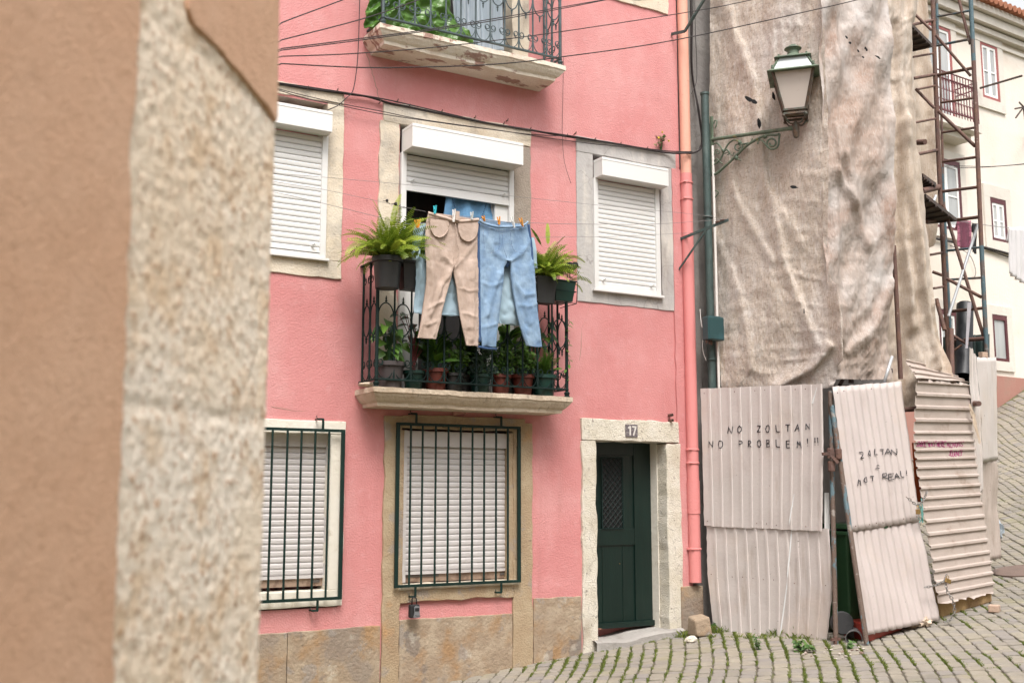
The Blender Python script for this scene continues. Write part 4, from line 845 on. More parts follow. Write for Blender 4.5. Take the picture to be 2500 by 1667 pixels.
m=MB(); m.box(p0.x+.03,p1.x-.03,-.33,-.27,p1.z,p1.z+.012); m.box(p0.x+.012,p1.x-.022,-.364,-.361,p0.z+.012,p1.z-.012); m.build('cover',M['box'],bx,bevel=.003)
m=MB(); 
for dx in (.02,.06,.085): m.tube([(p0.x+dx,-.3,p0.z),(p0.x+dx,-.3,p0.z-.03-dx*.2)],.011,8)
m.build('gland',M['rust'],bx,smooth=True,angle=40)
SL=empty('street_lamp',(xg+.03,-.25,4.2),'old verdigris green wall lantern on a scrolled iron bracket in front of the netting','street lamp')
# bracket lies in a vertical plane running out from the wall
ob=(xg+.035,-.22); pe=D(1943,318,11.02); de=Vector((pe.x-ob[0],pe.y-ob[1],0)).normalized(); eb=(de.x,de.y)
def BP(px,py): s,z=PL(px,py,ob,eb); return Vector((ob[0]+eb[0]*s,ob[1]+eb[1]*s,z))
m=MB(); a,b=BP(1738,341),BP(1936,313); b.z=a.z+ (b.z-a.z); m.tube([a,b],.021,12); m.lathe(BP(1934,313),[(.026,-.02),(.026,.02)],12,ax=de); m.build('arm',M['lampiron'],SL,smooth=True,angle=40)
m=MB(); m.bar(BP(1740,430),BP(1737,285),.025,.03); m.build('wall_plate',M['lampiron'],SL)
m=MB()
def bt(pts,r): m.tube(smooth_path([BP(*p) for p in pts],6),r,8)
bt([(1741,428),(1752,422),(1775,402),(1800,378),(1822,357),(1845,342),(1866,332),(1880,330),(1895,330),(1903,327)],.015)
sp=[(1885+ (17-13*k/24)*cos(-2.6+k*.42)*1.,349+(17-13*k/24)*sin(-2.6+k*.42)) for k in range(25)]
bt([(1904,328),(1902,338),(1901,350)]+[(1885+(16-.5*k)*cos(.1+k*.45),350+(16-.5*k)*sin(.1+k*.45)) for k in range(1,22)],.011)
bt([(1850,352),(1851,345),(1857,342),(1864,347),(1872,357)],.009)
bt([(1741,404),(1758,390),(1769,368),(1778,352),(1790,343),(1801,344),(1810,352),(1826,350)],.010)
bt([(1805,344),(1813,354),(1811,364)]+[(1802+(10-.4*k)*cos(.3+k*.5),359+(10-.4*k)*sin(.3+k*.5)) for k in range(1,16)],.008)
bt([(1742,352),(1750,350),(1758,357),(1763,366),(1766,372),(1774,366),(1782,374),(1776,378)],.009)
bt([(1743,380)]+[(1752+(7-.4*k)*cos(-2.5+k*.5),372+(7-.4*k)*sin(-2.5+k*.5)) for k in range(14)],.006)
bt([(1743,395),(1750,388),(1757,395),(1764,400)],.007); bt([(1786,387),(1795,384),(1800,388),(1808,392)],.006); bt([(1826,350),(1834,346),(1837,338)],.006); bt([(1769,376),(1778,372),(1788,380),(1792,372)],.006)
for q in ((1798,386),(1766,369),(1868,334),(1806,348)): m.blob(BP(*q),.022,q[0],.3)
bt([(1743,303),(1745,295),(1750,296),(1749,306),(1745,314)],.008); bt([(1740,464),(1748,466),(1754,470),(1748,480),(1741,486)],.007)
m.build('scroll_bracket',M['lampiron'],SL,smooth=True)
lx,ly=BP(1943,318).x,BP(1943,318).y; tl=lx*hx+(ly-CY)*hy
def LZ(py): return D(1943,py,tl).z
mpp=tl/2678*1.0
rot=math.atan2(hy,hx)+radians(-17)   # one face nearly towards the viewer
def sq(z,h,mb=None): # square ring corners half width h
    return [Vector((lx,ly,z))+Vector((cos(rot+pi/4+k*pi/2),sin(rot+pi/4+k*pi/2),0))*h*1.4142 for k in range(4)]
m=MB(); m.lathe((lx,ly,LZ(338)),[(.005,0),(.024,.01),(.032,.035),(.036,.065),(.037,.068),(.037,.074),(.032,.078),(.036,.085),(.036,.15),(.025,.155),(.02,.18)],16); m.build('socket',M['lamprust'],SL,smooth=True,angle=35)
zb0,zb1,zt0=LZ(284),LZ(275),LZ(186); hb,htp=.112,.205
m=MB()
for k in range(4):
    c=sq(zb0,hb)[k]; cc=Vector((lx,ly,0)); d=(c-Vector((lx,ly,zb0)));
    m.tube(smooth_path([c,c*1.0+Vector((0,0,-.03))-d*.1,Vector((lx,ly,zb0-.085))+d*.55,Vector((lx,ly,LZ(303)))+d*.18],5),.009,8); m.blob(c+Vector((0,0,-.02)),.018,k,.1)
m.build('stay',M['lamprust'],SL,smooth=True)
def frame_ring(mb,A4,w,h):
    for k in range(4): mb.bar(A4[k],A4[(k+1)%4],w,h)
m=MB(); frame_ring(m,sq(zb0,hb),.022,.02); frame_ring(m,sq(zb1,hb+.004),.016,.02)
for k in range(4): m.bar(sq(zb1,hb)[k],sq(zt0,htp)[k],.022,.022)
m.build('frame',M['lamprust'],SL)
m=MB()
for k in range(4):
    a4,b4_=sq(zb1,hb-.008),sq(zt0,htp-.008); m.poly([a4[k],a4[(k+1)%4],b4_[(k+1)%4],b4_[k]])
m.build('glass',M['glassdirty'],SL,solid=.004)
# eave, upper glazed roof, cap
ze=LZ(186); m=MB()
def frus(mb,z0,h0,z1,h1): 
    mb.hexa(sq(z0,h0)+sq(z1,h1))
frus(m,ze-.012,.262,ze+.012,.232); m.build('eave',M['lampiron'],SL,bevel=.003)
z2=LZ(150); m=MB()
for k in range(4): m.bar(sq(ze+.01,.21)[k],sq(z2,.142)[k],.016,.016)
for k in range(4): c=sq(ze+.03,.205)[k]; m.lathe(c,[(.014,0),(.014,.03),(.006,.035)],8)
m.build('roof_frame',M['lampiron'],SL)
m=MB()
for k in range(4):
    a4,b4_=sq(ze+.012,.203),sq(z2,.136); m.poly([a4[k],a4[(k+1)%4],b4_[(k+1)%4],b4_[k]])
m.build('roof_glass',M['glasspale'],SL,solid=.004)
m=MB(); frus(m,z2-.006,.187,z2+.012,.165); m.hexa(sq(z2+.014,.158)+sq(z2+.030,.09))
for k in range(4): c=sq(z2+.012,.14)[k]; m.lathe(c,[(.011,0),(.012,.02),(.004,.026)],8)
m.build('cap',M['lampiron'],SL)
m=MB(); m.lathe((lx,ly,z2+.03),[(.105,0),(.085,.025),(.062,.04),(.058,.075),(.072,.095),(.09,.102),(.088,.11),(.05,.13),(.035,.145),(.02,.152),(.001,.155)],20); m.build('chimney',M['lampiron'],SL,smooth=True,angle=40)
# metal brackets on the house for clothes lines and wires
def fyx(px,py,x):
    d=ray(px,py); t=x/d[0]; return Vector((x,CY+d[1]*t,CZ+d[2]*t))
a=A(1660,584,-.01); m=MB(); b=fyx(1778,537,a.x+.05); m.bar(a,b,.03,.012,up=(1,0,0)); c=A(1656,660,-.01); e=a+(b-a)*.58; m.bar(c,e,.022,.01,up=(1,0,0))
o=m.build('line_bracket',M['polegreen']); tag(o,'flat grey-green bracket carrying the clothes lines, right of the grey window','bracket')
for k in range(2): q=a+(b-a)*(.80+.1*k); m=MB(); m.lathe(q+Vector((0,0,.012)),[(.012,0),(.034,.004),(.034,.012),(.012,.016)],12); m.build('pulley',M['rust'],o,smooth=True)
LB=(a,b)
a=A(1640,84,-.01); m=MB(); b=fyx(1672,77,a.x+.02); c=fyx(1726,-12,a.x+.06); m.bar(a,b,.03,.02,up=(1,0,0)); m.bar(b,c,.03,.02,up=(1,0,0)); m.tube([b+(c-b)*.3,b+(c-b)*.45+Vector((0,0,.002))],.02,8)
o=m.build('pipe_bracket',M['polegreen']); tag(o,'bent grey-green bracket crossing the orange pipe near the top','bracket')
# ============================================================ SCAFFOLD LADDER TOWER
SC=empty('scaffold_tower',(11.6,-.8,.6),'rusty and blue ladder frame scaffold tower between the netting and the cream house','scaffold')
TL_,TR_,TB=13.9,13.45,14.5
def st(name,pts,r,mt): m=MB(); m.tube(pts,r,10); return m.build(name,mt,SC,smooth=True,angle=40)
st('post',[D(2318,930,TL_),D(2292,400,TL_),D(2283,175,TL_)],.030,M['rust']); st('post',[D(2283,175,TL_),D(2267,-300,TL_)],.029,M['rust'])
st('post',[D(2416,1000,TR_),D(2396,600,TR_)],.029,M['bluetube']); st('post',[D(2396,600,TR_),D(2377,150,TR_)],.029,M['rust']); st('post',[D(2377,150,TR_),D(2356,-300,TR_)],.029,M['bluetube'])
st('post',[D(2326,930,TB),D(2300,410,TB)],.022,M['bluetube']); st('post',[D(2304,480,TB),D(2293,100,TB)],.017,M['rust']); st('post',[D(2290,108,TB),D(2277,-300,TB)],.020,M['bluetube'])
def rg(a,b,r=.017,mt='rust',ta=None,tb=None): st('rung',[D(a[0],a[1],ta or TL_),D(b[0],b[1],tb or TR_)],r,M[mt])
for a,b,r,mt in (((2289,41),(2368,27),.014,'bluetube'),((2287,112),(2364,97),.017,'bluetube'),((2287,184),(2374,167),.021,'rust'),((2298,251),(2377,240),.015,'rust'),((2300,324),(2380,312),.016,'rust'),((2303,395),(2384,384),.018,'rust'),
 ((2300,468),(2388,457),.020,'rust'),((2336,537),(2391,530),.022,'rust'),((2313,612),(2394,604),.016,'bluetube'),((2312,683),(2398,678),.015,'bluetube'),((2322,760),(2401,752),.020,'rust'),((2318,833),(2406,826),.026,'rust')): rg(a,b,r,mt)
for a,b,r in (((2215,64),(2278,50),.020),((2228,140),(2279,131),.014),((2230,192),(2281,183),.021),((2238,219),(2283,210),.015),((2228,301),(2285,290),.015),((2240,377),(2288,367),.022),((2250,467),(2291,457),.04),((2262,542),(2296,535),.022),((2272,622),(2300,617),.016),((2280,704),(2303,700),.015)): st('rung',[D(a[0],a[1],13.3),D(b[0],b[1],TL_)],r,M['rust'])
m=MB(); m.tube([D(2240,348,13.1),D(2259,347,13.0)],.035,12); m.build('tube_end',M['rust'],SC,smooth=True,angle=40)
for a,b,r,mt in (((2233,35),(2274,74),.018,'rust'),((2336,-20),(2369,108),.02,'rust'),((2285,87),(2370,186),.018,'rust'),((2236,218),(2281,264),.02,'rust'),((2291,272),(2381,358),.022,'rust'),((2303,500),(2408,842),.022,'rust'),
 ((2388,547),(2316,772),.019,'alu'),((2278,664),(2300,672),.02,'rust'),((2311,680),(2397,726),.021,'rust'),((2286,730),(2306,806),.028,'rust'),((2316,812),(2364,842),.017,'rust'),((2317,864),(2348,842),.013,'rust'),((2285,478),(2266,525),.018,'alu')):
    st('brace',[D(a[0],a[1],13.6),D(b[0],b[1],13.5)],r,M[mt])
def HZ(px,py,z):
    d=ray(px,py); t=(z-CZ)/d[2]; return Vector((d[0]*t,CY+d[1]*t,z))
def deck(p,z,nm='deck'):
    P=[HZ(x,y,z) for x,y in p]; m=MB(); m.prism(P,(0,0,.045)); 
    for k in range(5):
        a=P[0]+(P[1]-P[0])*(k+.5)/5; b=P[3]+(P[2]-P[3])*(k+.5)/5; m.bar(a+Vector((0,0,-.012)),b+Vector((0,0,-.012)),.02,.02)
    return m.build(nm,M['deck'],SC)
deck([(2228,66),(2277,116),(2225,128),(2160,80)],D(2276,116,13.6).z)
deck([(2254,432),(2286,455),(2246,470),(2205,450)],D(2284,453,13.6).z); deck([(2261,482),(2336,541),(2268,547),(2200,505)],D(2335,541,13.7).z)
# behind the hoarding: dark chute, plank, green sheet
m=MB(); m.tube([D(2352,920,13.6),D(2356,745,14.0)],.105,18,cap=False); m.tube([D(2352,920,13.6),D(2356,745,14.0)],.098,18,cap=False)
o=m.build('rubbish_chute',mat('black_plastic_tube',(.018,.02,.024),[((.05,.05,.06),5,.5,.7,.6)],.5),smooth=True,angle=40); tag(o,'wide black plastic tube standing open ended inside the scaffold','tube')
m=MB(); m.hexa([D(2357,850,13.4),D(2363,850,13.4),D(2363,850,13.5),D(2357,850,13.5),D(2362,738,13.5),D(2372,738,13.5),D(2372,738,13.6),D(2362,738,13.6)]); o=m.build('plank',mat('grey_plank',(.33,.31,.33),[((.2,.18,.18),6,.5,.7,.6)],.9)); tag(o,'grey plank leaning against the wide black tube','plank')
m=MB()
def cl(u,v):
    p=D(2308+u*108,822+v*170-6*u,13.9+.0*u); return (p.x,p.y+.06*sin(u*40),p.z)
m.grid(cl,60,8); o=m.build('debris_sheet',mat('dark_green_sheet',(.008,.018,.016),[((.01,.05,.045),9,.5,.7,.7,'n',(8,8,.5))],.6),smooth=True,solid=.004); tag(o,'dark green sheet closing the lower bay of the scaffold tower','sheet')
m=MB(); m.box(*[0,0,0,0,0,0]) if False else None
p=D(2400,867,13.0); m=MB(); m.box(p.x-.05,p.x+.05,p.y-.03,p.y+.03,p.z-.03,p.z+.035); o=m.build('brick',M['brickm'],bevel=.006); tag(o,'brick end resting on top of the narrow corrugated panel','brick')
# things glimpsed behind the panels: dark backing timber
m=MB(); m.tube([D(2050,940,11.6),D(2069,905,11.7)],.02,8); m.bar(D(2078,935,11.7),D(2078,885,11.7),.05,.03); m.bar(D(2060,898,11.7),D(2175,905,12.1),.05,.05); o=m.build('timber_props',M['deck']); tag(o,'dark timber props under the netting above the leaning panel','timber')
m=MB(); m.tube([D(2158,935,11.5),D(2178,870,11.6)],.016,8); o=m.build('aluminium_tube',M['alu'],smooth=True); tag(o,'thin pale metal tube slanting under the netting above the leaning panel','tube')
# ============================================================ CREAM HOUSE
CA=radians(3.5); CO=(22.2,6.6); ce=(cos(CA),sin(CA)); cn=(sin(CA),-cos(CA))
def PC(px,py,off=0.):
    o=(CO[0]+cn[0]*off,CO[1]+cn[1]*off); return PL(px,py,o,ce)
def obx(mb,s0,s1,n0,n1,z0,z1):
    P=[]
    for z in (z0,z1):
        for s_,n_ in ((s0,n0),(s1,n0),(s1,n1),(s0,n1)): P.append((CO[0]+ce[0]*s_+cn[0]*n_,CO[1]+ce[1]*s_+cn[1]*n_,z))
    return mb.hexa(P)
CHH=empty('cream_house',(CO[0],CO[1],3.6),'cream three storey house with maroon window frames up the street','house')
zr=PC(2440,14,.5)[1]+.06; sR=4.
zp=PC(2440,918)[1]
holes=[]
m=MB(); obx(m,-13,sR,-7,0,1.0,zr-.1); m.build('wall',M['cream'],CHH)
m=MB(); obx(m,-13,sR+.02,0,.03,1.0,zp); m.build('plinth',M['redplinth'],CHH)
m=MB(); obx(m,-13,sR,.0,.06,zr-.82,zr-.74); obx(m,-13,sR,0,.16,zr-.62,zr-.5); obx(m,-13,sR,0,.28,zr-.46,zr-.26); obx(m,-13,sR,0,.4,zr-.24,zr-.08); m.build('cornice',M['creamstone'],CHH)
m=MB()
for k in range(90):
    s_=-13+k*.19; c0=Vector((CO[0]+ce[0]*s_+cn[0]*.55,CO[1]+ce[1]*s_+cn[1]*.55,zr-.02)); c1=c0+Vector((-cn[0]*3.5,-cn[1]*3.5,.5)); m.tube([c0,c1],.085,8)
m.build('roof',M['tile'],CHH,smooth=True,angle=50)
def cwin(fr,sur,fm,panes,kind='sash',deep=.08):
    (xl,yt),(xr_,yb)=fr; s0=PC(xl,(yt+yb)/2)[0]; s1=PC(xr_,(yt+yb)/2)[0]; z1=PC((xl+xr_)/2,yt)[1]; z0=PC((xl+xr_)/2,yb)[1]
    m=MB(); t=.075
    if sur:
        (a,c_),(b_,d_)=sur; q0=PC(a,(c_+d_)/2)[0]; q1=PC(b_,(c_+d_)/2)[0]; w1=PC((a+b_)/2,c_)[1]; w0=PC((a+b_)/2,d_)[1]
    else: q0,q1,w0,w1=s0-.2,s1+.2,z0-.2,z1+.2
    obx(m,q0,q1,0,.05,z1,w1); obx(m,q0,q1,0,.05,w0,z0); obx(m,q0,s0,0,.048,z0,z1); obx(m,s1,q1,0,.048,z0,z1); W=m.build('window',M['creamstone'],CHH)
    m=MB(); obx(m,s0,s0+t,0,.042,z0,z1); obx(m,s1-t,s1,0,.042,z0,z1); obx(m,s0+t,s1-t,0,.042,z1-t*1.6,z1); obx(m,s0+t,s1-t,0,.042,z0,z0+t*.9); m.build('frame',fm,W)
    a0,a1,b0,b1=s0+t,s1-t,z0+t*.9,z1-t*1.6
    m=MB(); obx(m,a0,a1,0,.010,b0,b1); m.build('pane',M['pane'],W)
    if kind!='plain':
        m=MB(); f=.06; n=2; wv=(a1-a0)/n
        for k in range(n):
            x=a0+wv*k; obx(m,x,x+f,.011,.03,b0,b1); obx(m,x+wv-f,x+wv,.011,.03,b0,b1); obx(m,x+f,x+wv-f,.011,.03,b0,b0+f); obx(m,x+f,x+wv-f,.011,.03,b1-f,b1); obx(m,x+f,x+wv-f,.011,.028,(b0+b1)/2-.015,(b0+b1)/2+.02)
        m.build('sash',M['whitewood'],W)
    return W
cwin(((2392,106),(2434,244)),((2379,78),(2446,268)),M['redwood'],2)['label']='top floor window with faded red frame'
cwin(((2255,60),(2322,292)),None,M['redwood'],2)
cwin(((2416,487),(2454,590)),((2401,458),(2466,617)),M['maroon'],2)['label']='small maroon framed window on the middle floor'
cwin(((2421,770),(2457,882)),((2408,749),(2470,905)),M['maroon'],1,'plain')['label']='ground floor window with broad maroon frame'
cwin(((2272,390),(2343,560)),None,M['maroon'],2); cwin(((2290,757),(2335,900)),None,M['maroon'],2)
# balcony of the cream house
s0=PC(2276,200,.6)[0]+.5; s1=PC(2386,200,.6)[0]+.04; zs_=PC(2385,303,.6)[1]
m=MB(); obx(m,s0-.6,s1,0.0,.62,zs_-.2,zs_); obx(m,s0-.5,s1-.1,0.0,.4,zs_-.34,zs_-.2); CB=m.build('balcony',M['creamstone'],CHH)
m=MB(); RH=1.0
def rp(s_,n_,z): return Vector((CO[0]+ce[0]*s_+cn[0]*n_,CO[1]+ce[1]*s_+cn[1]*n_,z))
for z in (zs_+.1,zs_+RH,zs_+RH-.16): m.tube([rp(s0-.5,.58,z),rp(s1-.04,.58,z),rp(s1-.04,0,z)],.016,6)
nb=17
for k in range(nb):
    s_=s0-.5+(s1-.04-s0+.5)*k/(nb-1); m.tube([rp(s_,.58,zs_),rp(s_,.58,zs_+RH)],.012,5)
    if k<nb-1:
        w_=(s1-s0+.46)/(nb-1)
        for zc_,r_ in ((zs_+.24,.08),(zs_+.7,.08)): m.tube([rp(s_+w_/2+w_*.42*cos(a*pi/5),.58,zc_+r_*1.6*sin(a*pi/5)) for a in range(10)],.009,4,closed=True)
m.build('railing',mat('maroon_iron',(.13,.035,.04),[((.05,.03,.03),8,.5,.7,.6)],.6),CB)
m=MB(); m.tube([rp(PC(2383,219)[0],.1,PC(2383,219)[1]),rp(PC(2383,219)[0]+.1,1.1,PC(2383,219)[1])],.025,6); m.build('line_bracket',M['deck'],CHH)
# a chimney-like drop of cables
m=MB()
def cab(pts,r=.012,off=.06): m.tube(smooth_path([rp(PC(x,y,off)[0],off,PC(x,y,off)[1]) for x,y in pts],4),r,5)
cab([(2270,580),(2300,586),(2330,592)],.03); cab([(2398,603),(2430,611),(2470,622),(2510,634)],.03); cab([(2398,606),(2430,616),(2470,631),(2500,640)],.015)
cab([(2300,407),(2380,410),(2520,400)],.008,.5); cab([(2300,404),(2420,407),(2520,398)],.008,.5); cab([(2320,600),(2365,620),(2382,660),(2378,680)],.008)
m.build('cable',M['wire'],CHH)
def hang(name,x0,x1,y0,y1a,y1b,off,mt,label,cat,folds=4,th=.03,grp=None,over=.3):
    m=MB()
    def fn(u,v):
        px=x0+(x1-x0)*u; py=y0+((y1a+(y1b-y1a)*u)-y0)*v; s_,z=PC(px,py,off); k=off+th*sin(u*folds*2*pi)*(.3+.7*v)+.02*fnz((s_,z,0),3)
        return rp(s_,k,z)
    m.grid(fn,22,16)
    if over: m.grid(lambda u,v:(lambda p:(p.x-cn[0]*.06*v,p.y-cn[1]*.06*v,p.z+.01))(Vector(fn(u,v*over))),22,6)
    o=m.build(name,mt,smooth=True,solid=.008); return tag(o,label,cat,grp)
hang('shirt',2337,2371,540,602,612,.9,M['plaid'],'dark red plaid shirt drying beside the scaffold tower','shirt',2)
hang('trousers',2374,2384,546,616,620,.9,M['blackcloth'],'narrow black garment drying next to the plaid shirt','trousers',1)
hang('bed_sheet',2463,2520,556,668,706,1.6,M['whitecloth'],'pale grey-white linen hanging at the right edge on the cream house','linen',5,.05)
m=MB(); m.tube(smooth_path([rp(*[PC(x,y,.95)[0],.95,PC(x,y,.95)[1]]) for x,y in ((2330,538),(2380,546),(2440,554),(2520,562))],5),.008,5); o=m.build('clothes_line',M['line']); tag(o,'thin clothes line in front of the cream house','clothes line')
m=MB(); p=rp(PC(2499,262,1.2)[0],1.2,PC(2499,262,1.2)[1])
for (x,y) in ((2478,266),(2480,288),(2488,250),(2515,255),(2512,285)): m.tube([p,rp(PC(x,y,1.2)[0],1.2,PC(x,y,1.2)[1])],.02,5)
m.tube([p,rp(PC(2505,262,0)[0],0,p.z)],.025,6); o=m.build('aerial',M['deck']); tag(o,'small rusty aerial on the cream house at the right edge','aerial')
# ============================================================ FOREGROUND CORNER
fc=D(676,833,2.25); fl=D(0,833,1.42); fe=Vector((fl.x-fc.x,fl.y-fc.y,0)).normalized(); FO=(fc.x,fc.y); FE=(fe.x,fe.y); fn_=Vector((fe.y,-fe.x,0)) 
if fn_.dot(Vector((0-fc.x,CY-fc.y,0)))<0: fn_=-fn_
def FP(px,py,o=0.):
    s_,z=PL(px,py,(FO[0]+fn_.x*o,FO[1]+fn_.y*o),FE); return s_,z
def FW(s_,o,z): return Vector((FO[0]+fe.x*s_+fn_.x*o,FO[1]+fe.y*s_+fn_.y*o,z))
FB=empty('corner_house',tuple(FW(.5,-.3,-.2)),'tan stucco house corner with pitted cream quoin stones close to the viewer','house')
m=MB(); back=Vector((-1,-.05,0)).normalized()
def ck(z): return Vector((FO[0],FO[1],z))
zt_=7.
P=[FW(.02,-.06,0),FW(2.6,-.06,0)]; q=[P[0]+Vector((-.0,0,0)),P[1],P[1]+back*5,P[0]+back*5]
m.hexa([Vector((p.x,p.y,-.5)) for p in q]+[Vector((p.x,p.y,zt_)) for p in q]); m.build('wall',M['stucco'],FB)
m=MB()
def quo(u,v):
    z=-.4+v*3.6; s_=-.02+u*.62; e=1-min(1,u*9)
    jz=(z*1.55+.3)%1; joint=math.exp(-(min(jz,1-jz)/.02)**2)
    js=math.exp(-((s_-.15+.02*math.floor(z*1.55+.3))/.012)**2)*(1 if math.floor(z*1.55+.3)%2 else 0)
    d=.0009*fbm((s_,0,z),16,2,4)+.003*noise.noise(Vector((s_*60,0,z*60)))-.0025*joint-.002*js
    edge=(.016*noise.noise(Vector((2.,0,z*3.1)))+.006*noise.noise(Vector((5.,0,z*11))))*e+.012*joint*e
    o=d-(.03*max(0,.04-s_)/.04)
    return FW(s_+edge,o,z)
m.grid(quo,110,420)
m.grid(lambda u,v:(lambda p:(p.x+back.x*.3*u*(1),p.y+back.y*.3*u,p.z))(Vector(quo(0,v))),4,420)
m.build('quoin',M['quoin'],FB,smooth=True)
def stuc(poly,th_):
    P=[]
    n=len(poly)
    for i in range(n):
        a=poly[i]; b=poly[(i+1)%n]; k=max(1,int(math.hypot(b[0]-a[0],b[1]-a[1])/25))
        for q in range(k):
            t=q/k; x=a[0]+(b[0]-a[0])*t; y=a[1]+(b[1]-a[1])*t; w=3.5
            if 0<x<670 : x+=w*noise.noise(Vector((x*.02,y*.02,1)))*2; y+=w*noise.noise(Vector((x*.02,y*.02,7)))
            s_,z=FP(x,y,th_); P.append(FW(s_,th_,z))
    mm=MB(); mm.prism(P,fn_*-.05); return mm.build('stucco_layer',M['stucco'],FB,bevel=.004)
stuc([(-260,-260),(352,-260),(346,40),(338,150),(325,330),(318,600),(312,760),(303,1000),(292,1250),(283,1500),(276,1900),(-260,1900)],.007)
stuc([(455,-260),(690,-260),(684,0),(682,150),(680,285),(676,300),(655,262),(610,205),(560,150),(510,92),(480,60),(462,20)],.007)
# ============================================================ ROAD
m=MB()
def gr(u,v):
    x=-14+u*52; y=-16+v*40; return (x,y,zg(x)-.014)
m.grid(gr,104,20); o=m.build('road',M['soil'],smooth=True,loc=(5,-3,0)); tag(o,kind='structure')
rw=Vector(rv); fw=Vector((hx,hy,0)); cam0=Vector((0,CY,0)); CR=radians(-9.5)
ra=rw*cos(CR)+fw*sin(CR); fa=fw*cos(CR)-rw*sin(CR)
m=MB(); blades=[]; cnt=0
col=-6.
while col<14:
    far=col>6.2
    cw=(.116 if not far else .15)*U(.86,1.16); t=6.5+U(0,.1); col+=cw+.011
    while t<31:
        ln=U(.10,.15) if t<16 else U(.13,.18)
        wob=.11*noise.noise(Vector((t*.5,col*.25,0)))+.012*noise.noise(Vector((t*2.,col,5)))
        p=cam0+fa*(t+ln/2)+ra*(col-cw/2-.007+wob); t+=ln+.009
        if p.y>(-.02 if p.x<7.6 else (6.5 if p.x>11.4 else (-.05 if p.x<7.9 else 0.1))) or p.x<4.2: continue
        v=p-cam0; f_=v.dot(fw)
        if f_<6.8: continue
        x_=v.dot(rw)/f_
        if x_<-.12 or x_>.53 or (f_>14.5 and x_<.36): continue
        w_=cw; w2=cw/2; h_=ln/2; tz=U(-.006,.005); tx,ty=U(-.003,.003),U(-.003,.003)
        m.av=max(0,min(1,random.gauss(.3,.32))); b=len(m.v); an=U(-.06,.06); p=p+ra*U(-.004,.004); A_=ra*cos(an)+fa*sin(an); B_=fa*cos(an)-ra*sin(an); jit=[(U(-.06,.06),U(-.06,.06)) for _ in range(8)]
        for (dz,sc) in ((-.035,1.),(-.004,.985),(.002,.88)):
            for q_,(sx,sy) in enumerate(((-1,-1),(0,-1.02),(1,-1),(1.02,0),(1,1),(0,1.02),(-1,1),(-1.02,0))):
                cr=.93 if abs(sx)==1 and abs(sy)==1 else 1.
                q=p+A_*((sx*cr+jit[q_][0])*w2*sc)+B_*((sy*cr+jit[q_][1])*h_*sc); m.v.append((q.x,q.y,zg(q.x)+dz+tz+(sx*tx+sy*ty if dz>-.03 else 0)))
        for L0 in (0,8):
            for k in range(8): m.face([b+L0+k,b+L0+(k+1)%8,b+L0+8+(k+1)%8,b+L0+8+k])
        m.face([b+16+k for k in range(8)]); cnt+=1
        blades.append((p,w_,ln,f_))
m.av=0
o=m.build('cobblestones',M['cobble'],loc=(5,-3,0)); tag(o,'irregular grey cobblestones rising up the street with grass in the joints','cobbles',kind='stuff')
# grass in the joints
m=MB()
def tuft(p,n,h,sp):
    for k in range(n):
        a=U(0,6.28); q=Vector((p.x+U(-sp,sp),p.y+U(-sp,sp),0)); q.z=zg(q.x)-.012; d=Vector((cos(a),sin(a),0)); s_=Vector((-sin(a),cos(a),0)); hh=h*U(.5,1.2); w_=U(.0018,.0035)
        m.av=max(0.001,min(1,random.gauss(.35,.3))); ln=U(.2,.9)*hh
        m.poly([q-s_*w_,q+s_*w_,q+s_*w_*.6+d*ln*.4+Vector((0,0,hh*.7)),q+d*ln+Vector((0,0,hh))])
for (p,w_,hh,f_) in blades:
    n0=noise.noise(Vector((p.x*1.1,p.y*1.1,4)))+.25*noise.noise(Vector((p.x*4,p.y*4,8)))
    near=max(0,1-abs(p.y+ .55*(p.x-6.)*.35+.6)/1.3)
    lf=max(0.,1-(f_-8.5)/9)
    pr=.22+1.5*n0+(.34 if (p.x<8.) else 0)
    if f_>12: pr-=.3
    if f_>14.5: continue
    if random.random()<pr:
        e=p+ra*(w_/2+.008); n_=int(15*U(.3,1.7)) if f_<13 else 5
        for q in (-.4,-.15,.1,.35): tuft(e+fa*(q*hh),n_,.022*(1+.8*max(0,n0)),.013)
    if random.random()<pr*.5:
        e=p+fa*(hh*.52)
        for q in (-.3,0,.3): tuft(e+ra*(q*w_),6,.014,.012)
def wallline(a,b,n,h,sp):
    for k in range(n):
        f=U(0,1); tuft(Vector((a[0]+(b[0]-a[0])*f,a[1]+(b[1]-a[1])*f,0)),14,h*U(.5,1.3),sp)
wallline((7.3,-.18),(8.0,-.45),30,.07,.04); wallline((7.4,-.3),(8.1,-1.5),30,.05,.04); wallline((5.6,-.08),(7.3,-.16),22,.03,.02); wallline((7.9,-.9),(8.1,-1.2),12,.10,.04)
m.av=0; o=m.build('grass',M['grass'],loc=(7,-1.5,0)); tag(o,'short grass growing in the joints between the cobblestones','grass',kind='stuff')
# manhole
p=G(2500,1394); m=MB(); m.lathe((p.x,p.y,zg(p.x)+.004),[(.36,-.03),(.36,.012),(.34,.016),(.33,.010),(.30,.010),(.001,.012)],36); o=m.build('manhole_cover',M['manhole'],smooth=True,angle=30); o.rotation_euler=(0,-math.atan(.15),0); tag(o,'round rusty manhole cover among the cobbles at the right edge','manhole')
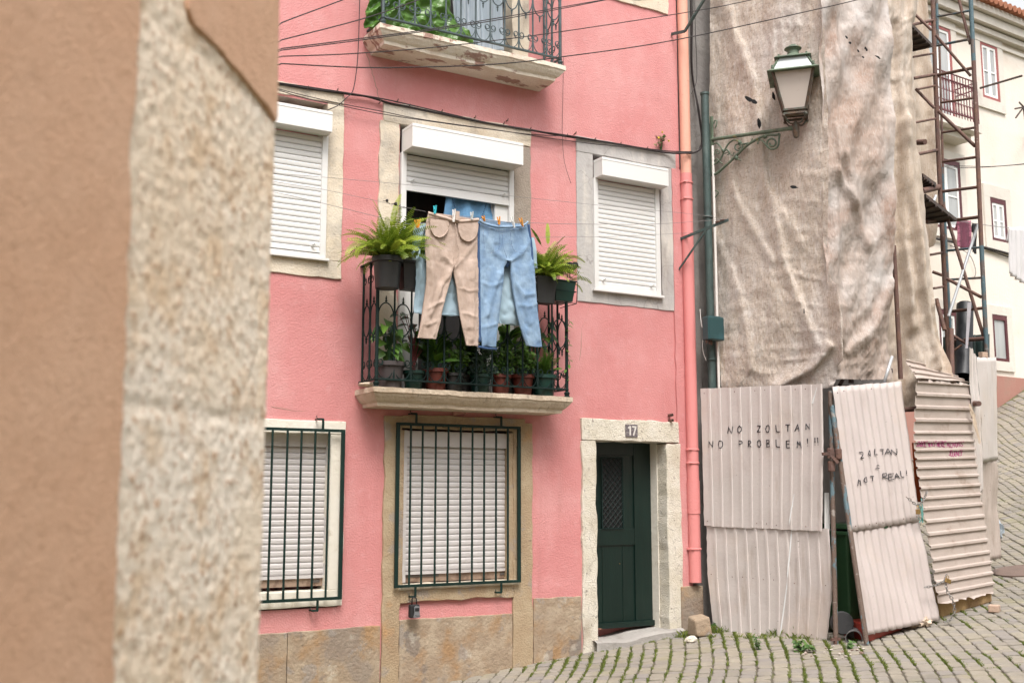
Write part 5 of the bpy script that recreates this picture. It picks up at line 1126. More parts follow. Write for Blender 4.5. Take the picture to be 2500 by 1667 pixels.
# litter in front of the poles
for k in range(26):
    p=G(U(1960,2110),U(1578,1612)); m=MB(); m.blob((p.x,p.y,zg(p.x)+.012),(U(.008,.02),U(.008,.02),U(.004,.012)),k,.4,6,4,1.5); 
    if k==0: acc=MB()
    b=len(acc.v); acc.v+=m.v; [acc.face([i+b for i in f]) for f in m.f]
o=acc.build('plaster_crumbs',M['debris']); tag(o,'crumbs of plaster scattered on the cobbles at the foot of the poles','debris',kind='stuff')
m=MB()
for (px,py,s_) in ((2225,1525,.06),(2243,1522,.06),(2258,1524,.05)):
    p=D(px,py,11.05); m.blob((p.x,p.y,zg(p.x)+.05),(s_*1.2,s_,s_*.8),px,.55,12,9,2.5)
o=m.build('crumpled_bag',M['fibre']); tag(o,'crumpled pale bags under the foot of the leaning panel','bag')
p=D(2438,1296,13.9); m=MB(); m.blob((p.x,p.y,p.z),(.06,.06,.09),9,.5,12,9,2.5); o=m.build('plastic_bag',M['sheer']); tag(o,'thin white plastic bag caught at the foot of the narrow panel','bag')
# ============================================================ PLANTS
S_,bxl,bxr,byf,bw_=BL
def frond(m,o,az,L,el,droop,lw,npair=24,seed=0,curl=0.):
    roll=U(-.9,.9)
    # arching fern frond with many leaflets
    P=[]; p=Vector(o); e=el; dl=L/14; d2=Vector((cos(az),sin(az),0)); tw=Vector((-sin(az),cos(az),0))
    for k in range(15):
        P.append(p.copy()); p=p+(d2*cos(e)+Vector((0,0,sin(e)))+tw*curl*.3*(k/14))*dl; e-=droop/14*(.4+1.2*k/14)
    v0=max(0.001,min(1,random.gauss(.42,.26))); m.av=v0; m.tube(P,[.0028*(1-.7*k/14) for k in range(15)],4,cap=False)
    for k in range(npair):
        t=.12+.87*k/npair; i=min(int(t*14),13); c=P[i]+(P[i+1]-P[i])*(t*14-i); T=(P[i+1]-P[i]).normalized(); sd=tw-T*tw.dot(T); sd.normalize(); up=T.cross(sd); sd=sd*cos(roll)+up*sin(roll); up=T.cross(sd)
        l=lw*(math.sin(pi*min(1,t*.93+.05))**.6)*U(.85,1.1); w_=.0050+.002*(1-t)
        for sg in (1,-1):
            a=c; b=c+(sd*sg*.97+T*.2)*l+Vector((0,0,-l*.12)); mid=c+(b-c)*.5
            m.av=max(.001,min(1,v0+U(-.16,.16)+(.15 if t>.7 else 0)))
            m.poly([a-T*w_*.6,mid-T*w_,b,mid+T*w_,a+T*w_*.6])
def pot(root,c,rt,rb,h,mt,saucer=False,rim=.012,name='pot'):
    m=MB(); m.lathe(c,[(rb,0),(rb+(rt-rb)*.8,h*.82),(rt+rim*.2,h*.83),(rt+rim,h*.84),(rt+rim,h),(rt-.008,h),(rt-.015,h*.9)],28); m.build(name,mt,root,smooth=True,angle=40)
    m=MB(); m.lathe((c[0],c[1],c[2]+h*.9),[(rt-.012,0),(rt*.5,.006),(.001,.01)],16,cap=False); m.build('soil',M['earth'],root)
def fern(c,pot_c,label,potlab,n,az0,spread,Lr,seed,el=(.5,1.35)):
    random.seed(seed); root=empty('potted_fern',pot_c,label,'potted plant','ferns on the balcony rail')
    m=MB()
    for k in range(n):
        az=az0+U(-1,1)*spread; L=U(*Lr); frond(m,Vector(c)+Vector((U(-.06,.06),U(-.05,.05),0)),az,L,U(*el),U(.7,1.9),U(.038,.052),int(L*50),curl=U(-1,1))
    for k in range(n*2//3): frond(m,Vector(c)+Vector((U(-.08,.08),U(-.07,.05),U(-.01,.03))),U(0,6.28),U(.14,.30),U(.2,1.5),U(.6,2.2),U(.030,.042),16,curl=U(-1,1))
    m.av=0; m.build('foliage',M['fern'],root); return root
pc1=A(946,705,-.50); ptop=A(946,632,-.50)
random.seed(3)
F1=fern((ptop.x,-.5,ptop.z-.01),(ptop.x,-.50,pc1.z),'big bushy fern in a black pot hooked on the left corner of the rail','',150,pi*1.5,pi,(.30,.56),11,(.35,1.5))
pot(F1,(ptop.x,-.5,pc1.z+.0),.13,.105,.28,M['potblack'])
m=MB()
for (px,py,az,L,el,dr) in ((930,600,pi*1.02,.42,.5,1.2),(925,600,pi*1.05,.42,.2,1.9),(960,585,-.05,.45,1.0,1.35),(965,590,-.02,.42,.75,1.0),(940,560,pi*.95,.30,1.3,.5),(955,560,.1,.36,1.42,.35),(915,600,pi*1.1,.30,.1,2.2),(925,610,pi*1.2,.36,-.1,1.6),(960,600,-.3,.40,.4,1.0)):
    frond(m,A(px,py,-.5),az,L,el,dr,.042,24)
m.av=0; m.build('foliage',M['fern'],F1)
F2=empty('planter',tuple(A(1005,705,-.47)),'black hanging trough on the rail beside the big fern pot','planter')
a,b=A(983,705,-.52),A(1042,642,-.52); m=MB(); m.hexa([(a.x+.01,-.53,a.z),(b.x,-.53,a.z),(b.x,-.42,a.z),(a.x+.01,-.42,a.z),(a.x-.01,-.55,b.z),(b.x+.02,-.55,b.z),(b.x+.02,-.41,b.z),(a.x-.01,-.41,b.z)]); m.box(a.x-.02,b.x+.03,-.56,-.55,b.z-.02,b.z+.004); m.build('trough',M['potblack'],F2,bevel=.004)
m=MB()
for k in range(7): p0=Vector((U(a.x+.03,b.x-.03),-.48,b.z-.01)); m.tube([p0,p0+Vector((U(-.02,.02),0,.04)),p0+Vector((U(-.06,.06),U(-.03,.03),.08))],.003,4)
m.build('stem',M['redstem'],F2)
pc2=A(1335,735,-.42); pt2=A(1330,677,-.45)
F3=fern((pt2.x,-.45,pt2.z),(pt2.x,-.45,pc2.z),'lighter fern on the right of the rail with a black bird figure','',105,pi*1.5,pi,(.22,.42),21,(.4,1.5))
a,b=A(1308,738,-.50),A(1356,678,-.50); m=MB(); m.hexa([(a.x+.02,-.51,a.z),(b.x-.02,-.51,a.z),(b.x-.02,-.4,a.z),(a.x+.02,-.4,a.z),(a.x,-.53,b.z),(b.x,-.53,b.z),(b.x,-.39,b.z),(a.x,-.39,b.z)]); m.build('pot',M['potblack'],F3,bevel=.004)
m=MB()
for (px,py,az,L,el,dr) in ((1335,650,.1,.36,.8,1.3),(1340,640,-.1,.42,.35,1.0),(1338,600,1.2,.24,1.5,.1),(1322,600,pi-.2,.2,1.1,.3),(1290,620,pi*.8,.26,1.3,.6),(1350,610,.2,.24,.9,.4),(1352,620,.3,.26,.75,.6),(1345,640,-.2,.40,.55,1.5),(1330,660,-1.,.26,.2,1.2),(1316,665,-1.6,.25,.8,2.)):
    frond(m,A(px,py,-.44),az,L,el,dr,.027,26)
m.av=0; m.build('foliage',M['fern'],F3)
F4=empty('planter',tuple(A(1380,738,-.34)),'dark green hanging trough in a wire holder outside the right corner of the rail','planter')
a,b=A(1357,733,-.42),A(1402,690,-.42); m=MB(); m.hexa([(a.x,-.42,a.z),(b.x-.02,-.42,a.z),(b.x-.02,-.2,a.z),(a.x,-.2,a.z),(a.x-.01,-.44,b.z),(b.x+.01,-.44,b.z),(b.x+.01,-.18,b.z),(a.x-.01,-.18,b.z)]); m.box(a.x-.02,b.x+.02,-.45,-.17,b.z,b.z+.012); m.build('trough',M['potgreen'],F4,bevel=.004)
m=MB(); 
for z in (a.z-.02,b.z-.1): m.tube([(a.x-.02,-.455,z),(b.x,-.455,z),(b.x,-.16,z)],.004,5)
m.tube([(b.x,-.455,a.z-.02),(b.x+.02,-.455,b.z)],.004,5); m.build('holder',M['iron'],F4)
m=MB()
for (az,L,el,dr) in ((.2,.25,.2,1.6),(-.2,.30,.6,1.8),(-.8,.2,.9,1.2)): frond(m,A(1385,690,-.34),az,L,el,dr,.028,16)
m.av=0; m.build('foliage',M['fern'],F4)
# bird figure
bc=A(1380,650,-.45); m=MB(); B_=[]
def bird(u,v):
    a=2*pi*u; x=-.125+.25*v; prof=[.004,.012,.022,.034,.046,.052,.054,.050,.040,.026,.004]; i=min(int(v*10),9); r_=prof[i]+(prof[i+1]-prof[i])*(v*10-i)
    lift=.028*v-.012*math.sin(v*3); return (bc.x+x*1.0+.02,bc.y+cos(a)*r_*.85,bc.z+sin(a)*r_+lift*.7-.01)
m.grid(bird,18,30,closeu=True); BR=empty('bird_figure',(bc.x,bc.y,bc.z-.1),'glossy black bird figure perched on the rail in front of the right fern','bird figure'); m.build('body',M['black'],BR,smooth=True)
m=MB(); m.blob((bc.x+.115,bc.y,bc.z+.025),(.036,.030,.032),2,.05,14,10); m.lathe((bc.x+.14,bc.y,bc.z+.022),[(.012,0),(.008,.015),(.001,.04)],8,ax=(1,0,-.55)); m.build('head',M['black'],BR,smooth=True)
m=MB()
for dx in (.02,.05): m.tube([(bc.x+dx,bc.y,bc.z-.04),(bc.x+dx+.004,bc.y,bc.z-.11)],.004,6); m.tube([(bc.x+dx-.015,bc.y,bc.z-.11),(bc.x+dx+.02,bc.y,bc.z-.11)],.003,5)
m.build('leg',M['black'],BR)
m=MB()
for k in range(9): z=.018-.006*k; m.tube([(bc.x+.04-.003*k,bc.y-.045+.002*abs(k-3),bc.z+z),(bc.x-.03,bc.y-.043+.002*abs(k-3),bc.z+z-.008),(bc.x-.085,bc.y-.02,bc.z+z*.3-.012)],.0022,4)
m.build('wing_feathers',M['black'],BR)
# floor pots
def leafshape(m,o,d,n_,L,W,nseg=6,heart=False,fold=.25):
    d=Vector(d).normalized(); s=d.cross(Vector(n_)).normalized(); up=s.cross(d); pts=[]; b=len(m.v)
    for k in range(nseg+1):
        t=k/nseg; w_=W*(math.sin(pi*min(1,t**.75*.98+.02)) if not heart else (1.25*(1-t)**.75*(1-math.exp(-t*14))+.05*(1-t))); c=Vector(o)+d*(L*t)-Vector((0,0,1))*(.35*L*t*t)
        m.v+=[tuple(c-s*w_+up*fold*w_),tuple(c),tuple(c+s*w_+up*fold*w_)]
    for k in range(nseg):
        for j in (0,1): m.face([b+k*3+j,b+k*3+j+1,b+k*3+j+4,b+k*3+j+3])
def plant(kind,px,py0,py1,seed,label,potmat,pr,ph,yoff=-.27,lab=True):
    random.seed(seed); base=A(px,948,yoff); base.z=2.552; root=empty('potted_plant',tuple(base),label,'potted plant','potted plants on the lower balcony floor')
    pot(root,base,pr,pr*.78,ph,potmat); m=MB(); top=base.z+ph*.9; H_=(Z(px,py0,yoff)-top)*1.25; stems=MB()
    if kind=='heart':
        for k in range(30):
            a=U(0,2*pi); h_=H_*U(.15,.95); r_=U(.03,.15); e=Vector((base.x+cos(a)*r_,base.y+sin(a)*r_*.6,top+h_)); stems.tube(smooth_path([Vector((base.x,base.y,top)),Vector((base.x+cos(a)*r_*.3,base.y,top+h_*.6)),e],4),.0035,5); m.av=max(.001,min(1,random.gauss(.5,.25)))
            leafshape(m,e,(cos(a),sin(a)*.8-.5,-.7),(0,-1,.6),U(.08,.13),U(.035,.052),6,True)
    elif kind=='redstem':
        for k in range(20):
            a=U(0,2*pi); h_=H_*U(.4,1.); r_=U(.04,.16); e=Vector((base.x+cos(a)*r_,base.y+sin(a)*r_*.5,top+h_)); stems.tube(smooth_path([Vector((base.x+U(-.02,.02),base.y,top)),Vector((base.x+cos(a)*r_*.3,base.y,top+h_*.6)),e],4),.004,5); m.av=max(.001,min(1,random.gauss(.3,.3)))
            leafshape(m,e,(cos(a),sin(a)-.4,.1),(0,-.5,1),U(.10,.16),U(.03,.045))
    elif kind in ('broad','tall'):
        for k in range(34 if kind=='broad' else 40):
            a=U(0,2*pi); r_=U(.01,.07); h_=H_*U(.15,.62); e=Vector((base.x+cos(a)*r_,base.y+sin(a)*r_*.5,top+h_)); stems.tube([Vector((base.x+U(-.03,.03),base.y,top)),e],.004,5); m.av=max(.001,min(1,random.gauss(.42,.28)))
            leafshape(m,e,(cos(a)*.7,sin(a)*.5-.35,U(.3,1.6)),(cos(a),-.8,.3),U(.15,.27) if kind=='broad' else U(.2,.34),U(.030,.048))
    elif kind=='feather':
        for k in range(150):
            a=U(0,2*pi); b=U(-.2,1.4); r_=U(.04,.16); e=Vector((base.x+cos(a)*cos(b)*r_*1.1,base.y+sin(a)*cos(b)*r_*.7,top+.02+abs(sin(b))*H_*U(.3,1.))); m.av=max(.001,min(1,random.gauss(.35,.3)))
            for q in range(5): leafshape(m,e,(U(-1,1),U(-1,.3),U(-.5,.9)),(0,-1,.5),U(.03,.06),.006,3)
        for k in range(14): stems.tube([(base.x,base.y,top),(base.x+U(-.1,.1),base.y+U(-.05,.05),top+H_*U(.3,.8))],.003,4)
    elif kind=='bushy':
        for k in range(44):
            a=U(0,2*pi); r_=U(.02,.15); e=Vector((base.x+cos(a)*r_,base.y+sin(a)*r_*.6,top+H_*U(.3,.9))); stems.tube([Vector((base.x+U(-.03,.03),base.y,top)),e],.003,4)
            for q in range(7): m.av=max(.001,min(1,random.gauss(.6,.25))); leafshape(m,e-Vector((0,0,U(0,.08))),(U(-1,1),U(-1,.3),U(-.3,1)),(0,-1,.6),U(.03,.055),U(.010,.018),4)
    elif kind=='fern':
        for k in range(44): frond(m,Vector((base.x+U(-.03,.03),base.y,top)),U(0,6.28),U(.18,.36),U(.9,1.5),U(.5,1.8),.026,18)
    m.av=0; m.build('foliage',M['leaf'] if kind not in('feather','redstem') else M['leafdark'],root)
    if stems.v: stems.build('stem',M['redstem'] if kind=='redstem' else M['leaf'],root)
    return root
plant('heart',950,800,0,31,'heart leaved climber in a big brown-grey pot at the left end of the balcony floor',M['potgrey'],.135,.235)
plant('redstem',1009,798,0,32,'dark plant with red stems in a small green pot, second from the left',M['potgreen'],.095,.17)
plant('broad',1063,812,0,33,'broad leaved plant in a red pot under the beige trousers',M['potred'],.11,.20)
plant('bushy',1108,848,0,34,'light pointed leaves over a black pot between trousers and jeans',M['potblack'],.095,.17)
plant('feather',1128,868,0,35,'dark feathery plant in a black pot under the gap of the jeans',M['potblack'],.09,.17,-.16)
plant('feather',1172,850,0,36,'dark feathery plant in a dark green pot under the left jeans leg',M['potgreen'],.10,.175)
plant('bushy',1222,845,0,37,'fresh green parsley-like plant in the left one of two neighbouring red pots',M['potred'],.095,.185)
plant('tall',1240,790,0,38,'tall lance leaved plant standing behind the left red pot',M['potblack'],.09,.2,-.12)
plant('bushy',1276,860,0,39,'small leafy plant in the red pot with pale rim, near the right end',M['potred'],.105,.195)
plant('fern',1327,790,0,40,'dark sword fern in a green pot at the right end of the balcony floor',M['potgreen'],.125,.205)
plant('broad',1040,790,0,41,'broad leaved plant standing at the back behind the red stemmed plant',M['potblack'],.10,.20,-.10)
plant('tall',1150,800,0,42,'lance leaved plant at the back under the gap between trousers and jeans',M['potblack'],.10,.20,-.10)
plant('heart',1310,800,0,43,'heart leaved plant at the back behind the sword fern',M['potblack'],.10,.20,-.10)
random.seed(50)
root=empty('climbing_vine',tuple(A(1384,905,-.38)),'thin vine twining up the right corner post of the lower railing','vine'); m=MB(); lf=MB()
P=[]
for k in range(40): z=2.7+k*.016; P.append((bxr+.02*cos(k*.5),byf-.0+.024*sin(k*.5)-.012,z))
m.tube(P,.0028,4); m.build('stem',M['leafdark'],root)
for k in range(1,40,3):
    p=P[k]; lf.av=U(.2,.7); leafshape(lf,p,(U(-1,1),-.6,U(-.6,.3)),(0,-.6,1),U(.04,.06),.014)
lf.av=0; lf.build('foliage',M['leaf'],root)
# cloth bits on slab left
m=MB(); p=A(900,938,-.2); m.blob((p.x,-.2,2.58),(.10,.07,.022),3,.3,14,8); o=m.build('folded_cloth',M['fibre'],smooth=True); tag(o,'pale rag lying at the left end of the lower balcony slab','cloth')
# ============================================================ LAUNDRY
def tubegarment(m,rows,y0,th,nv,n=36,seed=0,amp=.02,folds=()):
    # rows: (xl,xr,z) metres, closed flattened tube
    def fn(u,v):
        xl,xr_,z=lerp_rows(rows,v); a=2*pi*u; c=(xl+xr_)/2; w=(xr_-xl)/2; ca,sa=cos(a),sin(a)
        x=c+w*math.copysign(abs(ca)**.75,ca); k=math.copysign(abs(sa)**.6,sa)
        q=(x,0,z); f=fnz((x*1.5,sa*.2,z*.7),5,seed)*amp*1.2+(abs(fnz((x*1.7+z*.5,sa*.3,z),9,seed+5))-.2)*amp*1.3+fbm((x*1.6,sa*.3,z*.5),4.2,seed+2,5)*amp*1.1
        e=.5+.5*abs(sa)
        if folds:
            qx,qy=prj(x,y0,z); f=f*.6+sum(1.15*g*bump_line(qx,qy,L,w_*.8) for L,w_,g in folds)*(1 if sa>0 else .3)*(abs(sa)**.5)
        return (x+.2*f,y0-th*k*(.55+.45*math.sin(pi*min(1,max(0,v)))) -f*e,z+.008*noise.noise(Vector((x*14,seed,0)))*(1 if v in (0,1) else 0))
    m.grid(fn,n,nv,closeu=True)
YL=-.64
def R3(l,y=YL): return [(X(a,c,y),X(b,c,y),Z((a+b)/2,c,y)) for a,b,c in l]
FT=[([(1108,652),(1075,700),(1048,770)],6,.016),([(1108,655),(1132,715),(1142,800)],6,.014),([(1056,585),(1078,625),(1104,648)],7,.014),([(1158,590),(1138,620),(1112,648)],6,.012),([(1050,610),(1055,700),(1040,790)],7,.012),([(1088,735),(1062,742),(1040,755)],4,.009),([(1122,705),(1145,712),(1165,708)],4,.008),([(1150,640),(1155,740),(1150,830)],6,.012),([(1075,640),(1080,690)],5,-.01),([(1040,795),(1062,785)],4,.008),([(1130,765),(1160,775)],4,.008)]
FJ=[([(1238,642),(1208,690),(1186,770)],7,.016),([(1240,642),(1262,705),(1290,790)],7,.016),([(1180,575),(1205,615),(1235,638)],7,.012),([(1295,585),(1272,618),(1242,640)],6,.012),([(1250,690),(1275,722),(1300,718)],5,.012),([(1262,745),(1285,750),(1308,742)],4,.009),([(1176,690),(1196,700),(1224,690)],4,.009),([(1185,740),(1182,840)],6,.012),([(1300,640),(1305,740),(1316,830)],6,.010),([(1175,800),(1210,792)],4,.008),([(1210,600),(1212,660)],6,-.01)]
TR=empty('trousers',tuple(A(1105,845,YL)),'beige cotton trousers with two round flap pockets pegged on the line','trousers','clothes on the line')
m=MB()
tubegarment(m,R3([(1046,1168,527),(1040,1168,555),(1038,1168,585),(1038,1168,615),(1040,1162,645)]),YL,.012,60,72,1,.010,FT)
tubegarment(m,R3([(1041,1112,610),(1041,1106,650),(1040,1095,695),(1035,1082,740),(1025,1070,800),(1019,1063,826)]),YL,.020,90,56,2,.015,FT)
tubegarment(m,R3([(1098,1168,610),(1104,1168,650),(1112,1168,700),(1118,1168,750),(1127,1168,800),(1137,1167,844)]),YL,.020,90,56,3,.015,FT)
m.build('cloth',M['beige'],TR,smooth=True)
def band(mb,pts,h,y,dy=.004):   # ribbon following a pixel polyline
    P=smooth_path([A(px,py,y) for px,py in pts],8); b=len(mb.v)
    for p in P: mb.v+=[(p.x,p.y-dy,p.z),(p.x,p.y-dy-.012,p.z-h*.5),(p.x,p.y-dy,p.z-h)]
    for k in range(len(P)-1):
        for j in (0,1): mb.face([b+k*3+j,b+(k+1)*3+j,b+(k+1)*3+j+1,b+k*3+j+1])
m=MB(); band(m,[(1045,517),(1065,523),(1090,530),(1115,537),(1140,536),(1168,533)],.030,YL-.026); m.build('waistband',M['beige'],TR,smooth=True,solid=.006)
def pocket(px,py,w,h,r):
    m=MB(); P=[]; n=22
    for k in range(n+1):
        a=pi+pi*k/n; P.append((px+w*cos(a),py+h*abs(sin(a))**.8 if 1 else 0))
    P=[A(px-w,py-h*.25,YL-.030)]+[A(x,y,YL-.034+.006*noise.noise(Vector((x*.1,y*.1,3)))) for x,y in P]+[A(px+w,py-h*.12,YL-.030)]
    m.prism(P,(0,.022,0)); Q=P[1:-1]; m.tube(Q,.006,5); return m.build('pocket',M['beige'],TR,bevel=.004)
pocket(1073,543,22,36,1); pocket(1143,546,24,43,1)
m=MB()
for px in (1110,): m.box(X(px-5,530,YL),X(px+5,530,YL),YL-.058,YL-.05,Z(px,541,YL),Z(px,519,YL))
m.tube([A(1112,545,YL-.042),A(1117,600,YL-.046),A(1121,612,YL-.042),A(1118,630,YL-.04),A(1106,652,YL-.034)],.003,5); m.build('fly',M['beige'],TR)
JN=empty('jeans',tuple(A(1240,848,YL)),'light blue jeans with frayed seams pegged beside the beige trousers','jeans','clothes on the line')
m=MB()
tubegarment(m,R3([(1169,1288,541),(1169,1293,565),(1167,1297,590),(1169,1300,615),(1172,1296,637)]),YL,.014,60,72,11,.010,FJ)
tubegarment(m,R3([(1169,1240,600),(1169,1236,636),(1170,1229,652),(1170,1229,680),(1171,1222,740),(1172,1215,800),(1176,1211,846)]),YL,.022,90,56,12,.015,FJ)
tubegarment(m,R3([(1232,1301,600),(1239,1303,636),(1246,1304,652),(1247,1306,680),(1256,1311,740),(1270,1316,800),(1285,1322,846)]),YL,.022,90,56,13,.015,FJ)
m.build('cloth',M['jeans'],JN,smooth=True)
m=MB()
for pts in (([(1169,545),(1168,600),(1169,660),(1170,760),(1171,835)]),([(1290,548),(1297,600),(1303,680),(1310,760)])): m.tube(smooth_path([A(x,y,YL-.004) for x,y in pts],8),.014,6)
m.tube([A(x,y,YL-.01) for x,y in ((1168,846),(1185,850),(1212,852))],.012,6)
m.blob(A(1238,640,YL+.012),(.03,.02,.05),4,.2); m.build('dark_seam',M['jeansdark'],JN,smooth=True)
m=MB(); band(m,[(1170,536),(1182,543),(1200,549),(1222,552),(1250,551),(1275,549),(1288,540)],.022,YL-.03); m.build('waistband',M['jeans'],JN,smooth=True,solid=.006)
m=MB()
for pts in ([(1173,548),(1198,557),(1224,566),(1252,560),(1286,552)],[(1180,562),(1181,585),(1183,607)],[(1218,565),(1220,600),(1212,614),(1197,618)],[(1246,568),(1250,600),(1258,613),(1276,617),(1284,612)],[(1226,566),(1228,600),(1238,630)]):
    P=smooth_path([A(x,y,YL-.052) for x,y in pts],5); m.tube(P,.0022,4)
m.build('stitching',M['jeansstitch'],JN)
m=MB(); random.seed(9)
for k in range(70):
    if k%2: y_=U(700,860); x_=1169+ (y_-700)*.01
    else: y_=U(650,810); x_=1304+(y_-650)*.06
    p=A(x_,y_,YL-.01); m.tube([p,p+Vector((U(-.03,.02),-.005,U(-.03,.01)))],.0012,3)
m.build('fraying',M['whitecloth'],JN)
YS=-.56
SH=empty('shirt',tuple(A(1075,768,YS)),'pale blue top with rolled sleeve hanging behind the beige trousers','shirt','clothes on the line')
m=MB(); tubegarment(m,R3([(1015,1150,553),(1014,1142,600),(1016,1136,660),(1015,1134,710),(1013,1130,768)],YS),YS,.014,50,50,21,.028); m.build('cloth',M['ltblue'],SH,smooth=True)
m=MB(); tubegarment(m,R3([(1012,1040,552),(1008,1030,580),(1007,1022,612)],YS-.03),YS-.03,.02,16,20,22,.014)
m.tube([A(x,y,YS-.05) for x,y in ((1006,620),(1013,612),(1024,610),(1022,622),(1016,634),(1009,632))],.013,8,closed=True); m.build('sleeve',M['ltblue'],SH,smooth=True)
m=MB(); m.tube(smooth_path([A(x,y,YS-.018) for x,y in ((1014,764),(1060,768),(1125,768))],4),.003,5); m.build('hem',M['ltblue'],SH)
SH2=empty('shirt',tuple(A(1245,793,YS)),'pale grey-blue top hanging behind the light jeans','shirt','clothes on the line')
m=MB(); tubegarment(m,R3([(1180,1290,553),(1185,1300,620),(1205,1300,690),(1213,1296,740),(1214,1275,792)],YS),YS,.014,50,50,23,.028); m.build('cloth',M['ltblue'],SH2,smooth=True)
m=MB(); tubegarment(m,R3([(1285,1302,580),(1290,1308,610),(1294,1311,655)],YS-.02),YS-.02,.02,16,20,24,.012); m.build('sleeve',M['ltblue'],SH2,smooth=True)
DR=empty('denim_dress',tuple(A(1150,560,-.12)),'denim dress with studded neckline hanging in the doorway','dress')
m=MB(); yd_=.035
def dr(u,v):
    px=1090+(1200-1090)*u; py=474+v*86; s_=.5-abs(u-.5); px+= (u-.5)*v*22; top=458+32*max(0,1-abs(u-.52)/.30); 
    p=A(px,top+v*(560-top),yd_); return (p.x,p.y-.02*sin(u*17)-.01*sin(v*5+u*9),p.z)
m.grid(dr,40,20); m.build('cloth',M['dress'],DR,smooth=True,solid=.01)
m=MB()
for k in range(26):
    f=k/25; x=1117+f*62; y=476+ (16-abs(f-.5)*32)*.9; m.blob(A(x,y,yd_-.03),.007,k,.1,6,4); 
for k in range(12): f=k/11; m.blob(A(1104+12*f,484+40*f,yd_-.03),.006,k,.1,6,4); m.blob(A(1192-16*f,486+44*f,yd_-.03),.006,k,.1,6,4)
m.build('studs',M['jeansdark'],DR)
# pegs
def peg(px,py,mt,label,ang=0.,h=.075,y=YL-.05):
    p=A(px,py,y); m=MB()
    for sg in (-1,1): m.hexa([(p.x-.006,p.y+sg*.004-.004,p.z-h*.55),(p.x+.006,p.y+sg*.004-.004,p.z-h*.55),(p.x+.006,p.y+sg*.004+.003,p.z-h*.55),(p.x-.006,p.y+sg*.004+.003,p.z-h*.55),(p.x-.006,p.y+sg*.014-.003,p.z+h*.45),(p.x+.006,p.y+sg*.014-.003,p.z+h*.45),(p.x+.006,p.y+sg*.014+.003,p.z+h*.45),(p.x-.006,p.y+sg*.014+.003,p.z+h*.45)])
    m.tube([(p.x-.009,p.y,p.z),(p.x+.009,p.y,p.z)],.006,6)
    o=m.build('clothes_peg',mt,loc=(p.x,p.y,p.z)); o.rotation_euler=(0,ang,.35); tag(o,label,'clothes peg','clothes pegs on the line')
peg(1062,511,M['pincyan'],'cyan peg at the left end of the beige waistband'); peg(1108,525,M['pinwhite'],'white peg in the middle of the beige waistband',.05,.12); peg(1152,526,M['glasspale'],'clear peg near the right end of the beige waistband')
peg(1017,546,M['pinorange'],'leaning orange peg holding the pale blue top on the left',-.25); peg(1022,545,M['pinorange'],'upright orange peg holding the pale blue top on the left',.1)
peg(1218,538,M['pinorange'],'orange peg left of the white peg on the jeans',-.1); peg(1252,541,M['pinwhite'],'white peg on the jeans waistband',-.35,.11); peg(1273,542,M['pinorange'],'orange peg at the right end of the jeans waistband',-.45,.09); peg(1181,533,M['pinorange'],'small orange peg at the left end of the jeans waistband',-.5,.05)
# ============================================================ LINES, CABLES
def wire(name,pts,r,mt,label,cat,n=10,grp=None):
    m=MB(); m.tube(smooth_path(pts,n),r,6); o=m.build(name,mt,smooth=True); return tag(o,label,cat,grp)
ga,gb=LB
wire('clothes_line',[A(400,420,-.02),A(560,455,YL),A(640,463,YL),A(790,497,YL),A(925,530,YL),A(1012,548,YL),A(1110,527,YL-.02),A(1215,541,YL-.02),A(1290,544,YL),A(1400,547,YL),A(1600,547,YL),gb+Vector((0,0,.01))],.0022,M['line'],'grey line on which trousers and jeans are pegged','clothes line',4,'clothes lines')
wire('clothes_line',[A(400,400,-.02),A(560,415,-.60),A(790,433,-.60),A(1000,452,-.6),A(1240,478,-.60),A(1450,500,-.6),A(1700,524,-.6),gb+Vector((-.02,.05,.01))],.0018,M['line'],'thin grey line stretched above the laundry across all three windows','clothes line',4,'clothes lines')
wire('clothes_line',[A(400,380,-.02),A(560,420,-.55),A(700,449,-.55),A(790,463,-.55),A(925,492,-.55),A(960,500,-.55),A(1040,517,-.55)],.0018,M['line'],'line with twisted wire end reaching the fern from the left','clothes line',4,'clothes lines')
wire('clothes_line',[A(1290,580,-.5),A(1380,579,-.5),A(1500,577,-.4),gb*.35+ga*.65],.0018,M['line'],'lowest grey line from the jeans to the foot of the bracket','clothes line',4,'clothes lines')
m=MB(); 
for k in range(14): p=A(938+k*6,493+k*1.6,-.55); m.tube([p+Vector((U(-.01,.01),0,U(-.008,.008))),p+Vector((U(0,.04),0,U(-.012,.012)))],.003,4)
m.blob(A(945,490,-.55),.014,1,.2); m.blob(A(966,498,-.55),.016,2,.2); o=m.build('wire_twist',M['wire']); tag(o,'knotted dark wire twist beside the top of the big fern','wire')
wire('wall_cable',[A(600,198,-.03),A(684,206,-.03),A(755,217,-.03),A(850,230,-.03),A(900,237,-.03),A(950,252,-.03),A(1000,262,-.03),A(1100,283,-.03),A(1200,303,-.03),A(1290,317,-.03),A(1380,333,-.03),A(1440,341,-.03),A(1520,354,-.03),A(1600,369,-.03),A(1640,374,-.05),A(1670,374,-.14),A(1695,373,-.14),A(1712,360,-.12),A(1713,330,-.08),A(1706,270,-.06),A(1690,180,-.03),A(1688,60,-.02),A(1686,-200,-.02)],.011,M['wire'],'thick black cable bundle sagging across the pink wall above the windows','cable',8)
wire('wall_cable',[A(600,196,-.05),A(684,203,-.05),A(840,226,-.055),A(940,243,-.055),A(1060,270,-.055),A(1230,308,-.055),A(1400,333,-.055),A(1600,366,-.055),A(1690,371,-.15)],.006,M['wire'],'thinner black cable riding on the thick bundle above the windows','cable',8)
